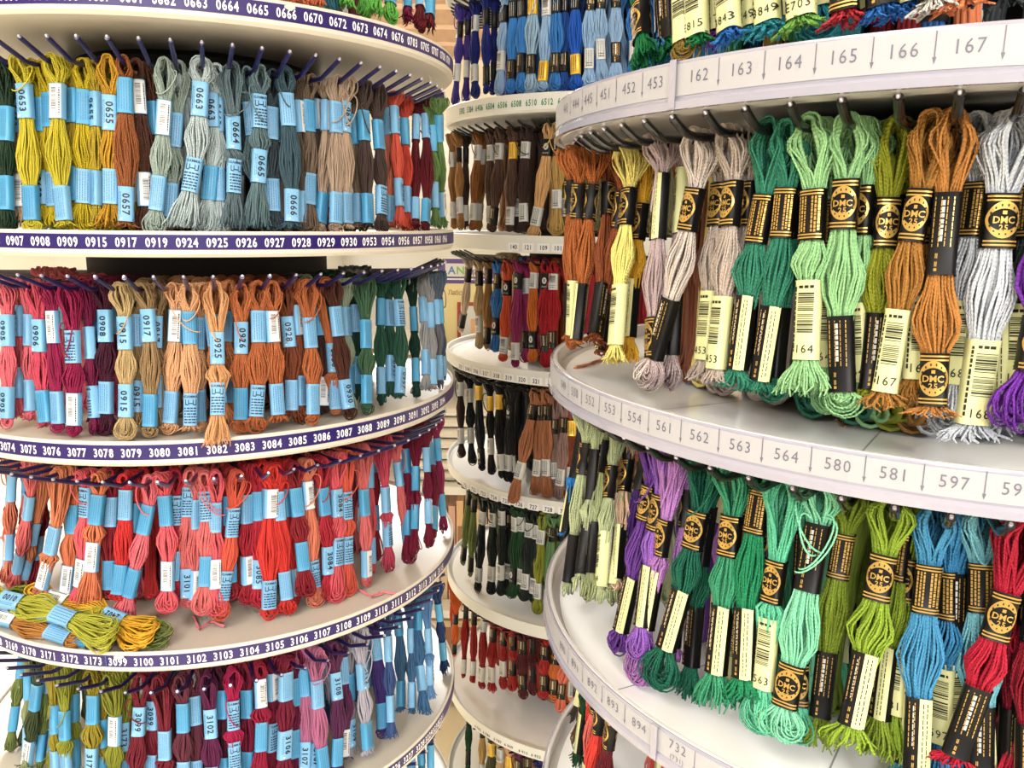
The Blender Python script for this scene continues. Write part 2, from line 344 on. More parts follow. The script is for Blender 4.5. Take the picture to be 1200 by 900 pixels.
for t, (zt, zb, tip, ph) in TRAYS.items():
    rk = t[0]; cx, cy, R = RACK[rk]
    e = link('carousel_tray', None); e.location = (cx, cy, CAM_Z + zt)
    tag(e, TRAYLABEL[t], 'tray', {'A': 'trays of the purple striped rack', 'B': 'trays of the right white rack', 'C': 'trays of the middle grey rack'}[rk])
    H = zt - zb; fd = FLOORDROP[rk]
    k = dict(A='cream_tray', B='white_tray', C='grey_tray')[rk]
    b = MB()
    lip = .0028 if rk == 'A' else .0035
    b.lathe([(.03, -fd), (R - lip - .004, -fd), (R - lip, -fd + .002), (R - lip, -.0008), (R - lip + .0008, 0), (R - .0008, 0), (R, -.0008), (R, -H + .003), (R - .003, -H), (R - .022, -H), (R - .026, -H + .003), (.03, -H + .004)], k, 160)
    b.build('tray_disc', e, 35)
    if rk != 'A':
        b = MB(); b.lathe([(.13, -fd + .0004), (R - lip - .006, -fd + .0004), (R - lip - .006, -fd + .0012), (.13, -fd + .0012)], 'liner', 96)
        for q in ((-64, -34, -4, 26) if rk == 'B' else ()):
            qa = math.radians(q); dx, dy = math.sin(qa), -math.cos(qa); w = .0005
            b.add([(r_ * dx + w * dy * s2, r_ * dy - w * dx * s2, -fd + .0013) for r_ in (.135, R - lip - .007) for s2 in (-1, 1)], [(0, 1, 3, 2)], 'seam')
        b.build('tray_liner', e, 35)
    b = MB()
    hb = -H - .045 if tip is None else (TRAYS[rk + str(int(t[1]) + 1)][0] - fd - zt) + .0015
    b.lathe([(.03, -H + .0035), (.122, -H + .0035), (.128, -H - .002), (.128, hb + .004), (.124, hb), (.03, hb)], 'hub_shade', 64)  # hub run down to the next tray, painted dark as shade in the gaps
    b.build('hub', e, 35)
    if rk == 'A':
        b = MB(); b.lathe([(R - .0002, -.0030), (R + .0005, -.0030), (R + .0005, -H + .0065), (R - .0002, -H + .0065)], 'purple', 160); s_ = b.build('number_strip', e, 35)
    elif rk == 'B':
        b = MB(); b.lathe([(R - .0003, -.0004), (R + .0010, 0), (R + .0014, -.0010), (R + .0014, -H + .0045), (R + .0030, -H + .0030), (R + .0030, -H - .0005), (R - .0003, -H - .0005)], 'clear_rim', 160); s_ = b.build('label_holder', e, 35)
        c = MB(); c.lathe([(R + .0010, -.0016), (R + .0018, -.0016), (R + .0018, -H + .0058), (R + .0010, -H + .0058)], 'label_paper', 160); c.build('label_strip', s_, 35)
    else:
        s_ = e
    if t in NUM:
        b = MB()
        for n, deg in NUM[t]:
            a = math.radians(deg)
            if rk == 'A': cap, bold, ink, zc, rr, cond = .0076, True, 'digits', (-.0030 - H + .0065) / 2, R + .0007, .72
            elif rk == 'B': cap, bold, ink, zc, rr, cond = .0058, False, 'grey_ink', -H / 2 + .0030, R + .0020, .88
            elif t == 'C1': cap, bold, ink, zc, rr, cond = .0088, True, 'green_ink', -H / 2, R + .0004, .66
            elif t == 'C6': cap, bold, ink, zc, rr, cond = .0050, True, 'ink', -H / 2 - .002, R + .0004, 1.0
            else: cap, bold, ink, zc, rr, cond = .0068, True, 'ink', -H / 2 - .004, R + .0010, .8
            if t in ('C2', 'C3', 'C4'):
                w = .0095 / R
                b.add([((R + .0006) * math.sin(a + q * w), -(R + .0006) * math.cos(a + q * w), zc + s2 * .0058) for s2 in (-1, 1) for q in (-1, -.33, .33, 1)], [(0, 1, 5, 4), (1, 2, 6, 5), (2, 3, 7, 6)], 'white')
            strs = [(n, 0, cap)]
            if n == '732': strs = [('732', .0022, cap), ('(731)', -.0052, cap * .55)]
            for s0, dz, cp_ in strs:
                for v, f in text2d(s0, cp_, bold, cond): b.add([(rr * math.sin(a + p[0] / rr), -rr * math.cos(a + p[0] / rr), zc + dz + p[1]) for p in v], f, ink)
            if rk == 'B' and n not in ('453', '894'):
                a2 = a + math.radians(2.45); w = .00022 / rr; hw = .0008 / rr
                q = lambda da, z: (rr * math.sin(a2 + da), -rr * math.cos(a2 + da), zc + z)
                b.add([q(-w, .0062), q(w, .0062), q(w, -.0035), q(-w, -.0035)], [(0, 3, 2, 1)], 'grey_ink')
                b.add([q(-hw, -.0035), q(hw, -.0035), q(0, -.0062)], [(0, 2, 1)], 'grey_ink')
            if n in ('453', '894'):
                a2 = a + math.radians(2.9)
                q = lambda da, z: ((R + .0042) * math.sin(a2 + da), -(R + .0042) * math.cos(a2 + da), z)
                b.lathe([(R + .0016, .0006), (R + .0036, .0004), (R + .0036, -H), (R + .0016, -H)], 'clear_rim', 2, True, a2 - .008, a2 + .008)
        if t in ('A1', 'A4'):      # chipped white mark over one number, and the joint of the strip
            a0 = math.radians(35.4 if t == 'A1' else -.6); zc = (-.0030 - H + .0065) / 2; rr = R + .0010; rg = random.Random(5)
            ring = [(.0042 * math.cos(k) * rg.uniform(.7, 1.3), .0046 + .0026 * math.sin(k) * rg.uniform(.7, 1.2)) for k in np.arange(9) * 2 * PI / 9]
            b.add([(rr * math.sin(a0 + x / rr), -rr * math.cos(a0 + x / rr), zc + z) for x, z in ring], [tuple(range(9))], 'cream_tray')
            if t == 'A4': b.add([(rr * math.sin(math.radians(-3.2) + x), -rr * math.cos(math.radians(-3.2) + x), zc + z) for x in (-.0012, .0012) for z in (-.0063, .0063)], [(0, 2, 3, 1)], 'fade')
        b.build('printed_numbers', s_)
    if tip is not None:
        n0 = int(math.ceil((SPAN[rk][0] - ph) / 5)); n1 = int(math.floor((SPAN[rk][1] - ph) / 5))
        for n in range(n0, n1 + 1):
            o = link('peg', PEG[rk], e); o.location = (0, 0, tip - BEND[rk] - zt); o.rotation_euler = (0, 0, math.radians(ph + 5 * n))
for rk, lab in (('A', 'white centre post of the purple striped thread rack'), ('B', 'white centre post of the right thread rack'), ('C', 'white centre post of the middle thread rack')):
    cx, cy, R = RACK[rk]; b = MB()
    b.lathe([(.0, 0), (.27, 0), (.27, .012), (.20, .03), (.05, .05), (.0295, .06), (.0295, 1.88), (.0, 1.90)], 'post_white', 48)
    o = b.build('rack_post', None, 35); o.location = (cx, cy, 0); tag(o, lab, 'post')
# ------------------------------------------------------------------ thread skeins
PAL = {
 'bottle-green': (28, 55, 36), 'putty': (190, 160, 132), 'lemon-yellow': (206, 190, 48), 'mustard-yellow': (196, 172, 28), 'dark-mustard': (160, 135, 25), 'ochre': (190, 140, 35), 'golden-olive': (182, 155, 40),
 'russet-brown': (146, 82, 42), 'dark-brown': (82, 48, 34), 'grey-green': (150, 166, 156), 'pale-ice-blue': (186, 202, 204), 'slate-grey': (88, 108, 114), 'dark-slate': (55, 70, 78), 'teal-grey': (96, 122, 128), 'dark-teal': (58, 84, 96),
 'taupe': (124, 104, 86), 'dark-taupe': (88, 72, 60), 'beige': (182, 156, 134), 'umber': (74, 57, 52), 'salmon': (228, 128, 100), 'coral-red': (226, 92, 70), 'vermilion': (208, 72, 54), 'wine-red': (104, 20, 32), 'moss-green': (106, 140, 76),
 'rose-pink': (226, 104, 118), 'dusty-rose': (212, 92, 106), 'raspberry': (206, 72, 96), 'crimson': (152, 22, 74), 'magenta': (148, 18, 70), 'dark-magenta': (112, 14, 60), 'plum-black': (72, 16, 42), 'sand': (196, 166, 116), 'dark-sand': (164, 134, 90), 'camel': (152, 122, 84),
 'peach': (228, 168, 122), 'apricot': (232, 168, 112), 'copper': (202, 124, 76), 'rust': (190, 104, 58), 'dark-rust': (132, 66, 38), 'chocolate': (62, 32, 26), 'mahogany': (84, 42, 30), 'pale-sage': (164, 178, 152), 'forest-green': (66, 104, 74), 'pine-green': (44, 92, 72), 'deep-green': (24, 60, 48),
 'light-grey': (172, 172, 172), 'mid-grey': (112, 112, 120), 'steel-blue': (84, 100, 118), 'coral': (220, 82, 70), 'olive-brown': (150, 120, 50), 'pink-coral': (228, 112, 112), 'orange-coral': (226, 124, 84), 'light-orange': (226, 134, 92), 'scarlet': (212, 46, 46), 'bright-red': (228, 56, 50), 'strawberry-pink': (236, 112, 124),
 'watermelon': (228, 92, 102), 'dark-red': (150, 32, 44), 'cherry': (182, 36, 54), 'burgundy': (128, 22, 54), 'dusky-maroon': (140, 34, 70), 'mulberry': (152, 40, 82),
 'pale-olive': (152, 160, 112), 'olive-green': (122, 136, 70), 'dark-olive': (62, 76, 44), 'olive': (142, 146, 44), 'olive-gold': (152, 136, 36), 'maroon': (122, 28, 46), 'plum': (102, 44, 60), 'purple-plum': (98, 28, 72), 'cerise': (178, 24, 76), 'garnet': (150, 18, 54), 'mauve': (190, 110, 148), 'aubergine': (92, 38, 78),
 'ash-grey': (152, 146, 156), 'lavender-grey': (190, 185, 200), 'violet': (72, 52, 124), 'denim-blue': (66, 92, 146), 'slate-blue': (70, 112, 152), 'mid-blue': (72, 120, 166), 'sky-blue': (96, 144, 196), 'navy-blue': (34, 62, 112),
 'bright-green': (104, 190, 76), 'orange': (236, 122, 84), 'teal-blue': (66, 130, 150),
 'cinnamon': (172, 94, 42), 'dark-cinnamon': (136, 68, 32), 'lemon': (250, 232, 130), 'amber': (244, 184, 48), 'mauve-grey': (182, 160, 160), 'pale-oyster': (214, 200, 190), 'oyster': (190, 174, 162), 'jade-green': (46, 130, 102), 'spring-green': (152, 206, 142), 'olive-lime': (152, 158, 36), 'bronze': (166, 114, 48), 'gold-brown': (190, 126, 58), 'silver-blue': (202, 208, 216), 'charcoal': (58, 66, 70), 'royal-purple': (112, 44, 162),
 'azure': (44, 136, 218), 'sage': (172, 182, 138), 'dark-sage': (150, 160, 112), 'pale-peach': (226, 186, 156), 'deep-violet': (70, 34, 112), 'purple': (112, 62, 156), 'amethyst': (154, 98, 200), 'orchid': (196, 134, 208), 'dark-orchid': (166, 112, 182), 'evergreen': (20, 102, 78), 'emerald': (56, 150, 108), 'shamrock': (24, 134, 86), 'mint': (98, 202, 158), 'pale-mint': (134, 220, 176), 'leaf-green': (124, 146, 38), 'lime-green': (138, 168, 46), 'cornflower': (70, 152, 200), 'dark-cornflower': (54, 134, 184), 'aqua': (126, 200, 216), 'carmine': (180, 20, 50), 'dark-carmine': (140, 14, 38),
 'metallic-green': (14, 118, 62), 'metallic-blue': (44, 116, 200), 'metallic-teal': (52, 162, 178), 'metallic-lime': (118, 178, 76), 'metallic-red': (186, 44, 56), 'metallic-violet': (130, 70, 170), 'ecru': (222, 216, 206), 'metallic-orange': (236, 132, 80),
 'espresso': (64, 48, 42), 'olive-umber': (112, 84, 42), 'coral-pink': (230, 110, 100), 'red': (222, 62, 52), 'citron': (186, 186, 60),
 'indigo': (66, 50, 140), 'ink-blue': (24, 36, 116), 'baby-blue': (146, 182, 220), 'cobalt': (52, 126, 202), 'grey-blue': (146, 178, 202), 'royal-blue': (26, 90, 196), 'dark-cobalt': (34, 82, 164),
 'tan': (166, 118, 66), 'caramel': (152, 92, 42), 'taupe-brown': (88, 62, 50), 'black-brown': (58, 38, 34), 'honey': (210, 164, 108), 'straw': (204, 164, 92), 'khaki': (92, 88, 52),
 'cream': (220, 196, 164), 'fawn': (194, 164, 118), 'flame-red': (222, 84, 46), 'fuchsia': (146, 36, 88), 'pumpkin': (212, 108, 36), 'ruby': (168, 22, 34), 'ink-black': (26, 24, 26), 'green-black': (20, 32, 30), 'blue-black': (28, 34, 42), 'terracotta': (170, 108, 72), 'pinkish-taupe': (152, 120, 112), 'brick': (136, 64, 38),
 'fir-green': (26, 70, 38), 'sage-green': (94, 134, 84), 'orange-red': (226, 74, 36), 'tangerine': (220, 96, 32), 'deep-red': (160, 28, 28), 'oxblood': (78, 16, 22), 'dull-orange': (198, 100, 46), 'soft-salmon': (222, 114, 88), 'light-peach': (222, 166, 126)}

def tone(color):
    r, g, b_ = PAL[color]; l = .3 * r + .59 * g + .11 * b_; k = .96
    return tuple(.82 * v for v in lin((l + (r - l) * k, l + (g - l) * k, l + (b_ - l) * k)))
S4 = lambda x: (lambda y: y * y * (3 - 2 * y))(np.clip(x, 0, 1))

def knots(t, ks):
    xs = [k[0] for k in ks]; ys = [k[1] for k in ks]; out = np.zeros_like(t)
    i = np.clip(np.searchsorted(xs, t, side='right') - 1, 0, len(xs) - 2)
    x0 = np.array(xs)[i]; x1 = np.array(xs)[i + 1]; y0 = np.array(ys)[i]; y1 = np.array(ys)[i + 1]
    return y0 + (y1 - y0) * S4((t - x0) / np.maximum(x1 - x0, 1e-6))

def tubes_mesh(name, paths, radii, strand, K=4):
    """paths: list of (T,3) arrays -> one mesh of square-ish thread tubes with a twist UV and a per-strand value"""
    V = []; Fq = []; UV = []; ST = []; off = 0
    ang = np.arange(K) * 2 * PI / K + PI / 4
    for p, r, sv in zip(paths, radii, strand):
        T = len(p); tg = np.gradient(p, axis=0); tg /= np.linalg.norm(tg, axis=1)[:, None] + 1e-12
        n1 = np.cross(tg, np.array([0, 1.0, .02])); n1 /= np.linalg.norm(n1, axis=1)[:, None] + 1e-9
        n2 = np.cross(n1, tg)
        rr = np.full(T, r); rr[0] *= .6; rr[-1] *= .6
        ring = p[:, None, :] + rr[:, None, None] * (np.cos(ang)[None, :, None] * n1[:, None, :] + np.sin(ang)[None, :, None] * n2[:, None, :])
        V.append(ring.reshape(-1, 3))
        i = np.arange(T - 1)[:, None] * K; j = np.arange(K)[None, :]; j2 = (j + 1) % K
        q = np.stack([i + j, i + K + j, i + K + j2, i + j2], -1).reshape(-1, 4) + off
        Fq.append(q)
        L = np.concatenate([[0], np.cumsum(np.linalg.norm(np.diff(p, axis=0), axis=1))]) * 330.0
        u0 = (np.arange(K) / K)[None, :].repeat(T - 1, 0); u1 = u0 + 1.0 / K
        l0 = L[:-1, None].repeat(K, 1); l1 = L[1:, None].repeat(K, 1)
        UV.append(np.stack([np.stack([u0, l0], -1), np.stack([u0, l1], -1), np.stack([u1, l1], -1), np.stack([u1, l0], -1)], 2).reshape(-1, 2))
        ST.append(np.full(T * K, sv)); off += T * K
    V = np.concatenate(V).astype(np.float32); Fq = np.concatenate(Fq).astype(np.int32); UV = np.concatenate(UV).astype(np.float32); ST = np.concatenate(ST).astype(np.float32)
    me = bpy.data.meshes.new(name); n = len(Fq)
    me.vertices.add(len(V)); me.vertices.foreach_set('co', V.ravel())
    me.loops.add(n * 4); me.loops.foreach_set('vertex_index', Fq.ravel())
    me.polygons.add(n); me.polygons.foreach_set('loop_start', np.arange(n, dtype=np.int32) * 4); me.polygons.foreach_set('loop_total', np.full(n, 4, np.int32))
    me.polygons.foreach_set('use_smooth', np.ones(n, bool))
    uvl = me.uv_layers.new(name='twist'); uvl.data.foreach_set('uv', UV.ravel())
    at = me.attributes.new('strand', 'FLOAT', 'POINT'); at.data.foreach_set('value', ST)
    me.materials.append(M['thread']); me.update(); me.validate()
    return me

def bundle(seed, L, u0, u1, l0, l1, wt, wb, ww, we, style, bow, r0, sr, arch=.5, N=17, twist=0.0, kick=0.0, depth=.66, stray=0):
    """one skein: strands looped over the peg at the origin, gathered by two bands and spread at the lower end (hangs along -z, front is -y)"""
    g = np.random.default_rng(seed)
    T = 20
    tq = np.unique(np.concatenate([np.array([0, .02, .045, .075]), np.linspace(.11, u0, 3), np.linspace(u0, u1, 3), np.linspace(u1, l0, 6), np.linspace(l0, l1, 3), np.linspace(l1, .97, 6)]))
    cx = lambda t: bow * np.sin(PI * t) * L + kick * L * S4((t - l0 + .06) / (1 - l0 + .06)) * 1.0
    mid = u1 + (l0 - u1) * g.uniform(.42, .68); ww = ww * g.uniform(.82, 1.08)
    wk = [(0, wt), (u0, wb), (u1, wb), (mid, ww), (l0, wb), (l1, wb), (.5 + .5 * l1, we * .86), (1.0, we)]
    dk = [(0, wt * .6), (u0, wb * .62), (u1, wb * .62), (mid, ww * depth), (l0, wb * .62), (l1, wb * .62), (1.0, we * .55)]
    paths = []; radii = []; sv = []
    def leg(sgn, th, rad, rho, xtop, y0, te, jit, ph):
        t = tq * te
        w = knots(t, wk); d = knots(t, dk)
        a = th + twist * S4((t - u1) / max(l0 - u1, .05)) + ph[4] * .1
        u = np.cos(a) * sgn * rad; v = np.sin(a) * rad
        if sgn < 0: u, v = np.cos(PI - th + (a - th)) * rad, np.sin(PI - th + (a - th)) * rad
        s = S4(t / u0)
        X = (1 - s) * sgn * (rho + (xtop - rho) * S4(t / .07)) + s * u * w; Y = (1 - s) * y0 + s * v * d
        free = S4((t - l1) / (1 - l1 + 1e-6)); mask = np.clip(np.minimum(np.abs(t - (u0 + u1) / 2) - (u1 - u0) / 2, np.abs(t - (l0 + l1) / 2) - (l1 - l0) / 2) / .08, 0, 1)
        wob = .0008 * mask
        X = X + wob * np.sin(ph[0] + t * 17) + jit[0] * free; Y = Y + wob * np.sin(ph[1] + t * 14) + jit[1] * free
        Z = -L * t
        return np.stack([X + cx(t), Y, Z], -1)
    def one(th, rad, fat):
        rho = r0 + wt * arch * (.05 + .95 * g.random() ** 1.5) * (1 if fat == 1 else .7); y0 = np.sin(th) * wt * (1.15 - .4 * arch) + g.normal(0, .0014)
        xtop = rho + wt * (.15 + .75 * g.random()) * (1 if fat == 1 else .6)
        te = 1 - abs(g.normal(0, .022)) - (.012 if style == 'loop' else 0)
        jl = g.normal(0, .0016, 2); jr = g.normal(0, .0016, 2)
        a = leg(-1, th, rad, rho, xtop, y0, te, jl, g.random(5) * 6.28); b_ = leg(1, th, rad, rho, xtop, y0, te - (abs(g.normal(0, .02)) if style != 'loop' else 0), jr, g.random(5) * 6.28)
        if style != 'loop':
            for leg_ in (a, b_): leg_[-2:, 2] += 0; leg_[-1, :2] += g.normal(0, .0016, 2)
        an = np.linspace(0, PI, 7)[1:-1]
        top = np.stack([-rho * np.cos(an) + (a[0, 0] + b_[0, 0]) / 2, np.full(5, y0) + g.normal(0, .0005, 5), rho * np.sin(an) * (1.0 + .1 * g.random())], -1)
        top[:, 2] += (a[0, 2] + b_[0, 2]) / 2
        parts = [a[::-1], top, b_]
        if style == 'loop':
            A, B = b_[-1], a[-1]; m = (A + B) / 2; h = (A - B) / 2; dn = max(min(np.linalg.norm(h), .009), .002)
            parts.append(np.stack([m + h * np.cos(q) + np.array([0, 0, -dn * np.sin(q)]) for q in an]))
            parts.append(a[-1:])
        P = np.concatenate(parts)
        paths.append(P); radii.append(sr * fat); sv.append(np.clip(g.normal(.5, .26), 0, 1) if fat == 1 else .25)
    for i in range(N):
        one(-PI / 2 * .97 + PI * .97 * (i + .5) / N + g.normal(0, .03), g.uniform(.90, 1.06), 1)
    for i in range(5):
        one(-PI / 2 + PI * (i + .5) / 5, .52, 2.0)
    for i in range(stray):      # a loose thread loop standing out from the top or the foot
        sx = g.choice((-1, 1)); t0 = g.uniform(.03, u0)
        q = np.linspace(0, 1, 14); ln = g.uniform(.012, .03); out = g.uniform(.004, .012)
        P = np.stack([cx(t0 + 0 * q) + sx * (wb * .4 + out * np.sin(q * PI * 1.4)), -wb * .7 - .004 * np.sin(q * PI), -L * t0 - ln * q + .006 * np.sin(q * 6)], -1)
        paths.append(P); radii.append(sr); sv.append(.8)
    return tubes_mesh('thread_bundle', paths, radii, sv), cx

# --- paper bands
def band_mesh(kind, txt, hw, hd, h, seed=0):
    g = random.Random(seed); b = MB(); n = 3.2
    base = dict(N='blue', P='blue', L='blue', B='blue', C='cyan', G='black', T='black', K='black', J='black', Y='lime', W='silver', O='black', Q='brass', X='black', D='cyan')[kind]
    if kind == 'P' and g.random() < .4: base = 'cyan'
    def sec(a, k=1.0, o=0.0):
        c, s = math.cos(a), math.sin(a)
        return (math.copysign(abs(c) ** (2 / n), c) * (hw + o) * k, math.copysign(abs(s) ** (2 / n), s) * (hd + o) * k)
    rings = 24; zs = [0, -.02 * h, -.5 * h, -.98 * h, -h]; fl = [1.05, 1.0, .985, 1.0, 1.05]
    vs_ = [(sec(2 * PI * i / rings, f)[0], sec(2 * PI * i / rings, f)[1], z + h / 2) for z, f in zip(zs, fl) for i in range(rings)]
    fs = [(r * rings + i, (r + 1) * rings + i, (r + 1) * rings + (i + 1) % rings, r * rings + (i + 1) % rings) for r in range(4) for i in range(rings)]
    b.add(vs_, fs, base)
    def yf(x, o): 
        q = min(abs(x) / (hw + o), .999); return -(hd + o) * (1 - q ** n) ** (1 / n)
    def rect(x0, x1, z0, z1, k, o=.00025):     # z measured down from the band's top as a fraction, x as a fraction of the half width
        x0, x1 = x0 * hw, x1 * hw; m = max(1, int(math.ceil((x1 - x0) / hw * 5)))
        for side in (1, -1):
            v = []
            for i in range(m + 1):
                x = x0 + (x1 - x0) * i / m
                for z in (z0, z1): v.append((side * x, side * yf(x, o), h / 2 - z * h))
            b.add(v, [(2 * i, 2 * i + 1, 2 * i + 3, 2 * i + 2) for i in range(m)], k)
    def write(s, cap, xc, zc, k, rot=0, cond=1.0, o=.0003, bold=True):
        for v, f in text2d(s, cap, bold, cond):
            for side in (1, -1):
                q = []
                for p in v:
                    x, z = (p[0], p[1]) if rot == 0 else ((p[1], -p[0]) if rot > 0 else (-p[1], p[0]))
                    x += xc * hw; q.append((side * x, side * yf(x, o), h / 2 - zc * h + z))
                b.add(q, f, k)
    def dashes(x0, x1, z0, z1, rows, k, vertical=True, fill=.5):
        # rows of small unreadable print
        for r in range(rows):
            if vertical:
                xa = x0 + (x1 - x0) * (r + .25) / rows; xb = xa + (x1 - x0) / rows * fill; z = z0
                while z < z1 - .02:
                    e = min(z + g.uniform(.02, .075), z1); rect(xa, xb, z, e, k); z = e + g.uniform(.010, .022)
            else:
                za = z0 + (z1 - z0) * (r + .25) / rows; zb = za + (z1 - z0) / rows * fill; x = x0
                while x < x1 - .05:
                    e = min(x + g.uniform(.15, .5), x1); rect(x, e, za, zb, k); x = e + g.uniform(.06, .12)
    def barcode(x0, x1, z0, z1, k='ink'):
        z = z0
        while z < z1:
            w = g.choice((.008, .008, .014, .02)); rect(x0, x1, z, min(z + w, z1), k); z += w + g.choice((.010, .012, .02))
    if kind == 'N':
        write(txt, .0058, .12, .5, 'ink', 1 if txt == '0010' else -1 if txt == '2402' else g.choice((1, 1, -1)), 1.0); dashes(-.82, -.45, .15, .8, 2, 'fade', True, .35); rect(-.6, -.3, .9, .95, 'white')
    elif kind == 'P':
        dashes(-.8, .8, .08, .92, g.choice((5, 6, 7)), 'fade', g.random() < .6, .30)
    elif kind == 'L':
        write('GAMMA', .0022, 0, .10, 'navy', 0, .98)
        for s in (-1, 1):
            rect(s * .7 - .05, s * .7 + .05, .19, .36, 'navy'); rect(s * .32 - .05, s * .32 + .05, .20, .34, 'navy'); rect(min(s * .32, s * .7), max(s * .32, s * .7), .34, .37, 'navy')
        rect(-.28, .28, .30, .33, 'navy'); dashes(-.85, .85, .42, .95, 6, 'navy', False, .45)
    elif kind == 'B':
        rect(-.62, .92, .02, .98, 'white', .0002); 
        z = .2
        if g.random() < .5:
            barcode(-.15, .6, .2, .82)
        else:
            barcode(-.35, .35, .12, .72)
        dashes(.62, .85, .12, .9, 1, 'navy', True, .6)
    elif kind in 'CD':
        dashes(-.75, .75, .1, .9, 5, 'fade', True, .3)
        if kind == 'D': rect(-.9, -.1, .05, .95, 'blue', .0002)
    elif kind == 'G':
        for z in (.045, .115): rect(-.98, .98, z, z + .032, 'gold')
        for z in (.850, .920): rect(-.98, .98, z, z + .032, 'gold')
        # gold oval with dark middle
        def ell(rx, rz, k, o, rx2=0, rz2=0, m=28):
            for side in (1, -1):
                v = []
                for i in range(m):
                    a = 2 * PI * i / m
                    for (p, q) in ((rx, rz), (rx2, rz2)): 
                        x = p * hw * math.cos(a); v.append((side * x, side * yf(x, o), h / 2 - .48 * h + q * h * math.sin(a)))
                b.add(v, [(2 * i, 2 * i + 1, (2 * i + 3) % (2 * m), (2 * i + 2) % (2 * m)) for i in range(m)], k)
        ell(.98, .335, 'gold', .00022, .86, .20)
        for q in range(14):
            if q not in (0, 7): 
                a_ = 2 * PI * q / 14; rect(.84 * math.cos(a_) - .05, .84 * math.cos(a_) + .05, .48 - .268 * math.sin(a_) - .02, .48 - .262 * math.sin(a_) + .02, 'ink', .00035)
        write('DMC', .0030, 0, .48, 'gold', 0, .96, .0005); write('25', .0025, 0, .62, 'gold', 0, 1.0, .0005); rect(-.13, .13, .32, .385, 'gold', .0005)
    elif kind == 'T':
        for z in (.03, .09, .87, .93): rect(-.98, .98, z, z + .028, 'gold')
        dashes(-.9, -.2, .15, .84, 3, 'gold', True, .55); dashes(.1, .9, .15, .84, 3, 'gold', True, .6)
    elif kind in 'KJ':
        if kind == 'J': rect(.02, .985, 0, 1, 'lime', .0002); dashes(.2, .8, .06, .94, 2, 'ink', True, .26)
        x1 = .8 if kind == 'K' else -.05
        dashes(-.85, x1, .06, .66, 4 if kind == 'K' else 2, 'gold', True, .16); dashes(-.60, x1, .10, .62, 1, 'silver', True, .14)
        for z in (.74, .84):
            for d in (-.05, .05): rect(-.35 + d - .03, -.35 + d + .03, z, z + .06, 'gold')
        rect(-.45, -.25, .92, .955, 'gold')
    elif kind == 'Y':
        barcode(-.55, .75, .16, .40); barcode(-.55, .75, .43, .66); dashes(-.9, -.65, .08, .9, 1, 'ink', True, .5); dashes(-.5, .7, .05, .12, 1, 'ink', False, .5)
        if txt: write(txt, .0042, .08, .86, 'ink', 0, .95, .0003, False)
    elif kind == 'W':
        barcode(-.6, .6, .12, .55, 'fade' if g.random() < .3 else 'ink') if g.random() < .7 else dashes(-.7, .7, .1, .9, 4, 'ink', True, .3)
        dashes(-.6, .6, .68, .92, 2, 'ink', False, .3)
    elif kind == 'O':
        m = 24
        for side in (1, -1):
            v = [(0, side * yf(0, .0003), h / 2 - .45 * h)]
            for i in range(m):
                a = 2 * PI * i / m; x = .5 * hw * math.cos(a); v.append((side * x, side * yf(x, .0003), h / 2 - .45 * h + .2 * h * math.sin(a)))
            b.add(v, [(0, i + 1, (i + 1) % m + 1) for i in range(m)], 'silver')
        rect(-.12, .12, .36, .54, 'ink', .0005); dashes(-.6, .6, .78, .9, 2, 'silver', False, .3)
    elif kind == 'Q':
        dashes(-.7, .7, .1, .9, 3, 'ink', True, .3)
    elif kind == 'X':
        dashes(-.7, .7, .1, .9, 3, 'silver', True, .25)
    me = b.mesh('band', 50)
    return me
_bands = {}
def get_band(kind, txt, hw, hd, h):
    key = (kind, txt, round(hw, 4), round(hd, 4), round(h, 4), rnd.randrange(3) if kind not in 'G' else 0)
    if key not in _bands: _bands[key] = band_mesh(*key[:5], seed=key[5])
    return _bands[key]
def band_spec(code):
    """'N0663' -> ('N','0663')"""
    return code[0], code[1:].replace('_', ' ')
BH = dict(A=dict(u=.0285, l=.0285), B=dict(u=.0225, l=.038), C=dict(u=.024, l=.027))
BANDH = {'K': .036, 'J': .038, 'Y': .038, 'G': .0235, 'T': .0245}

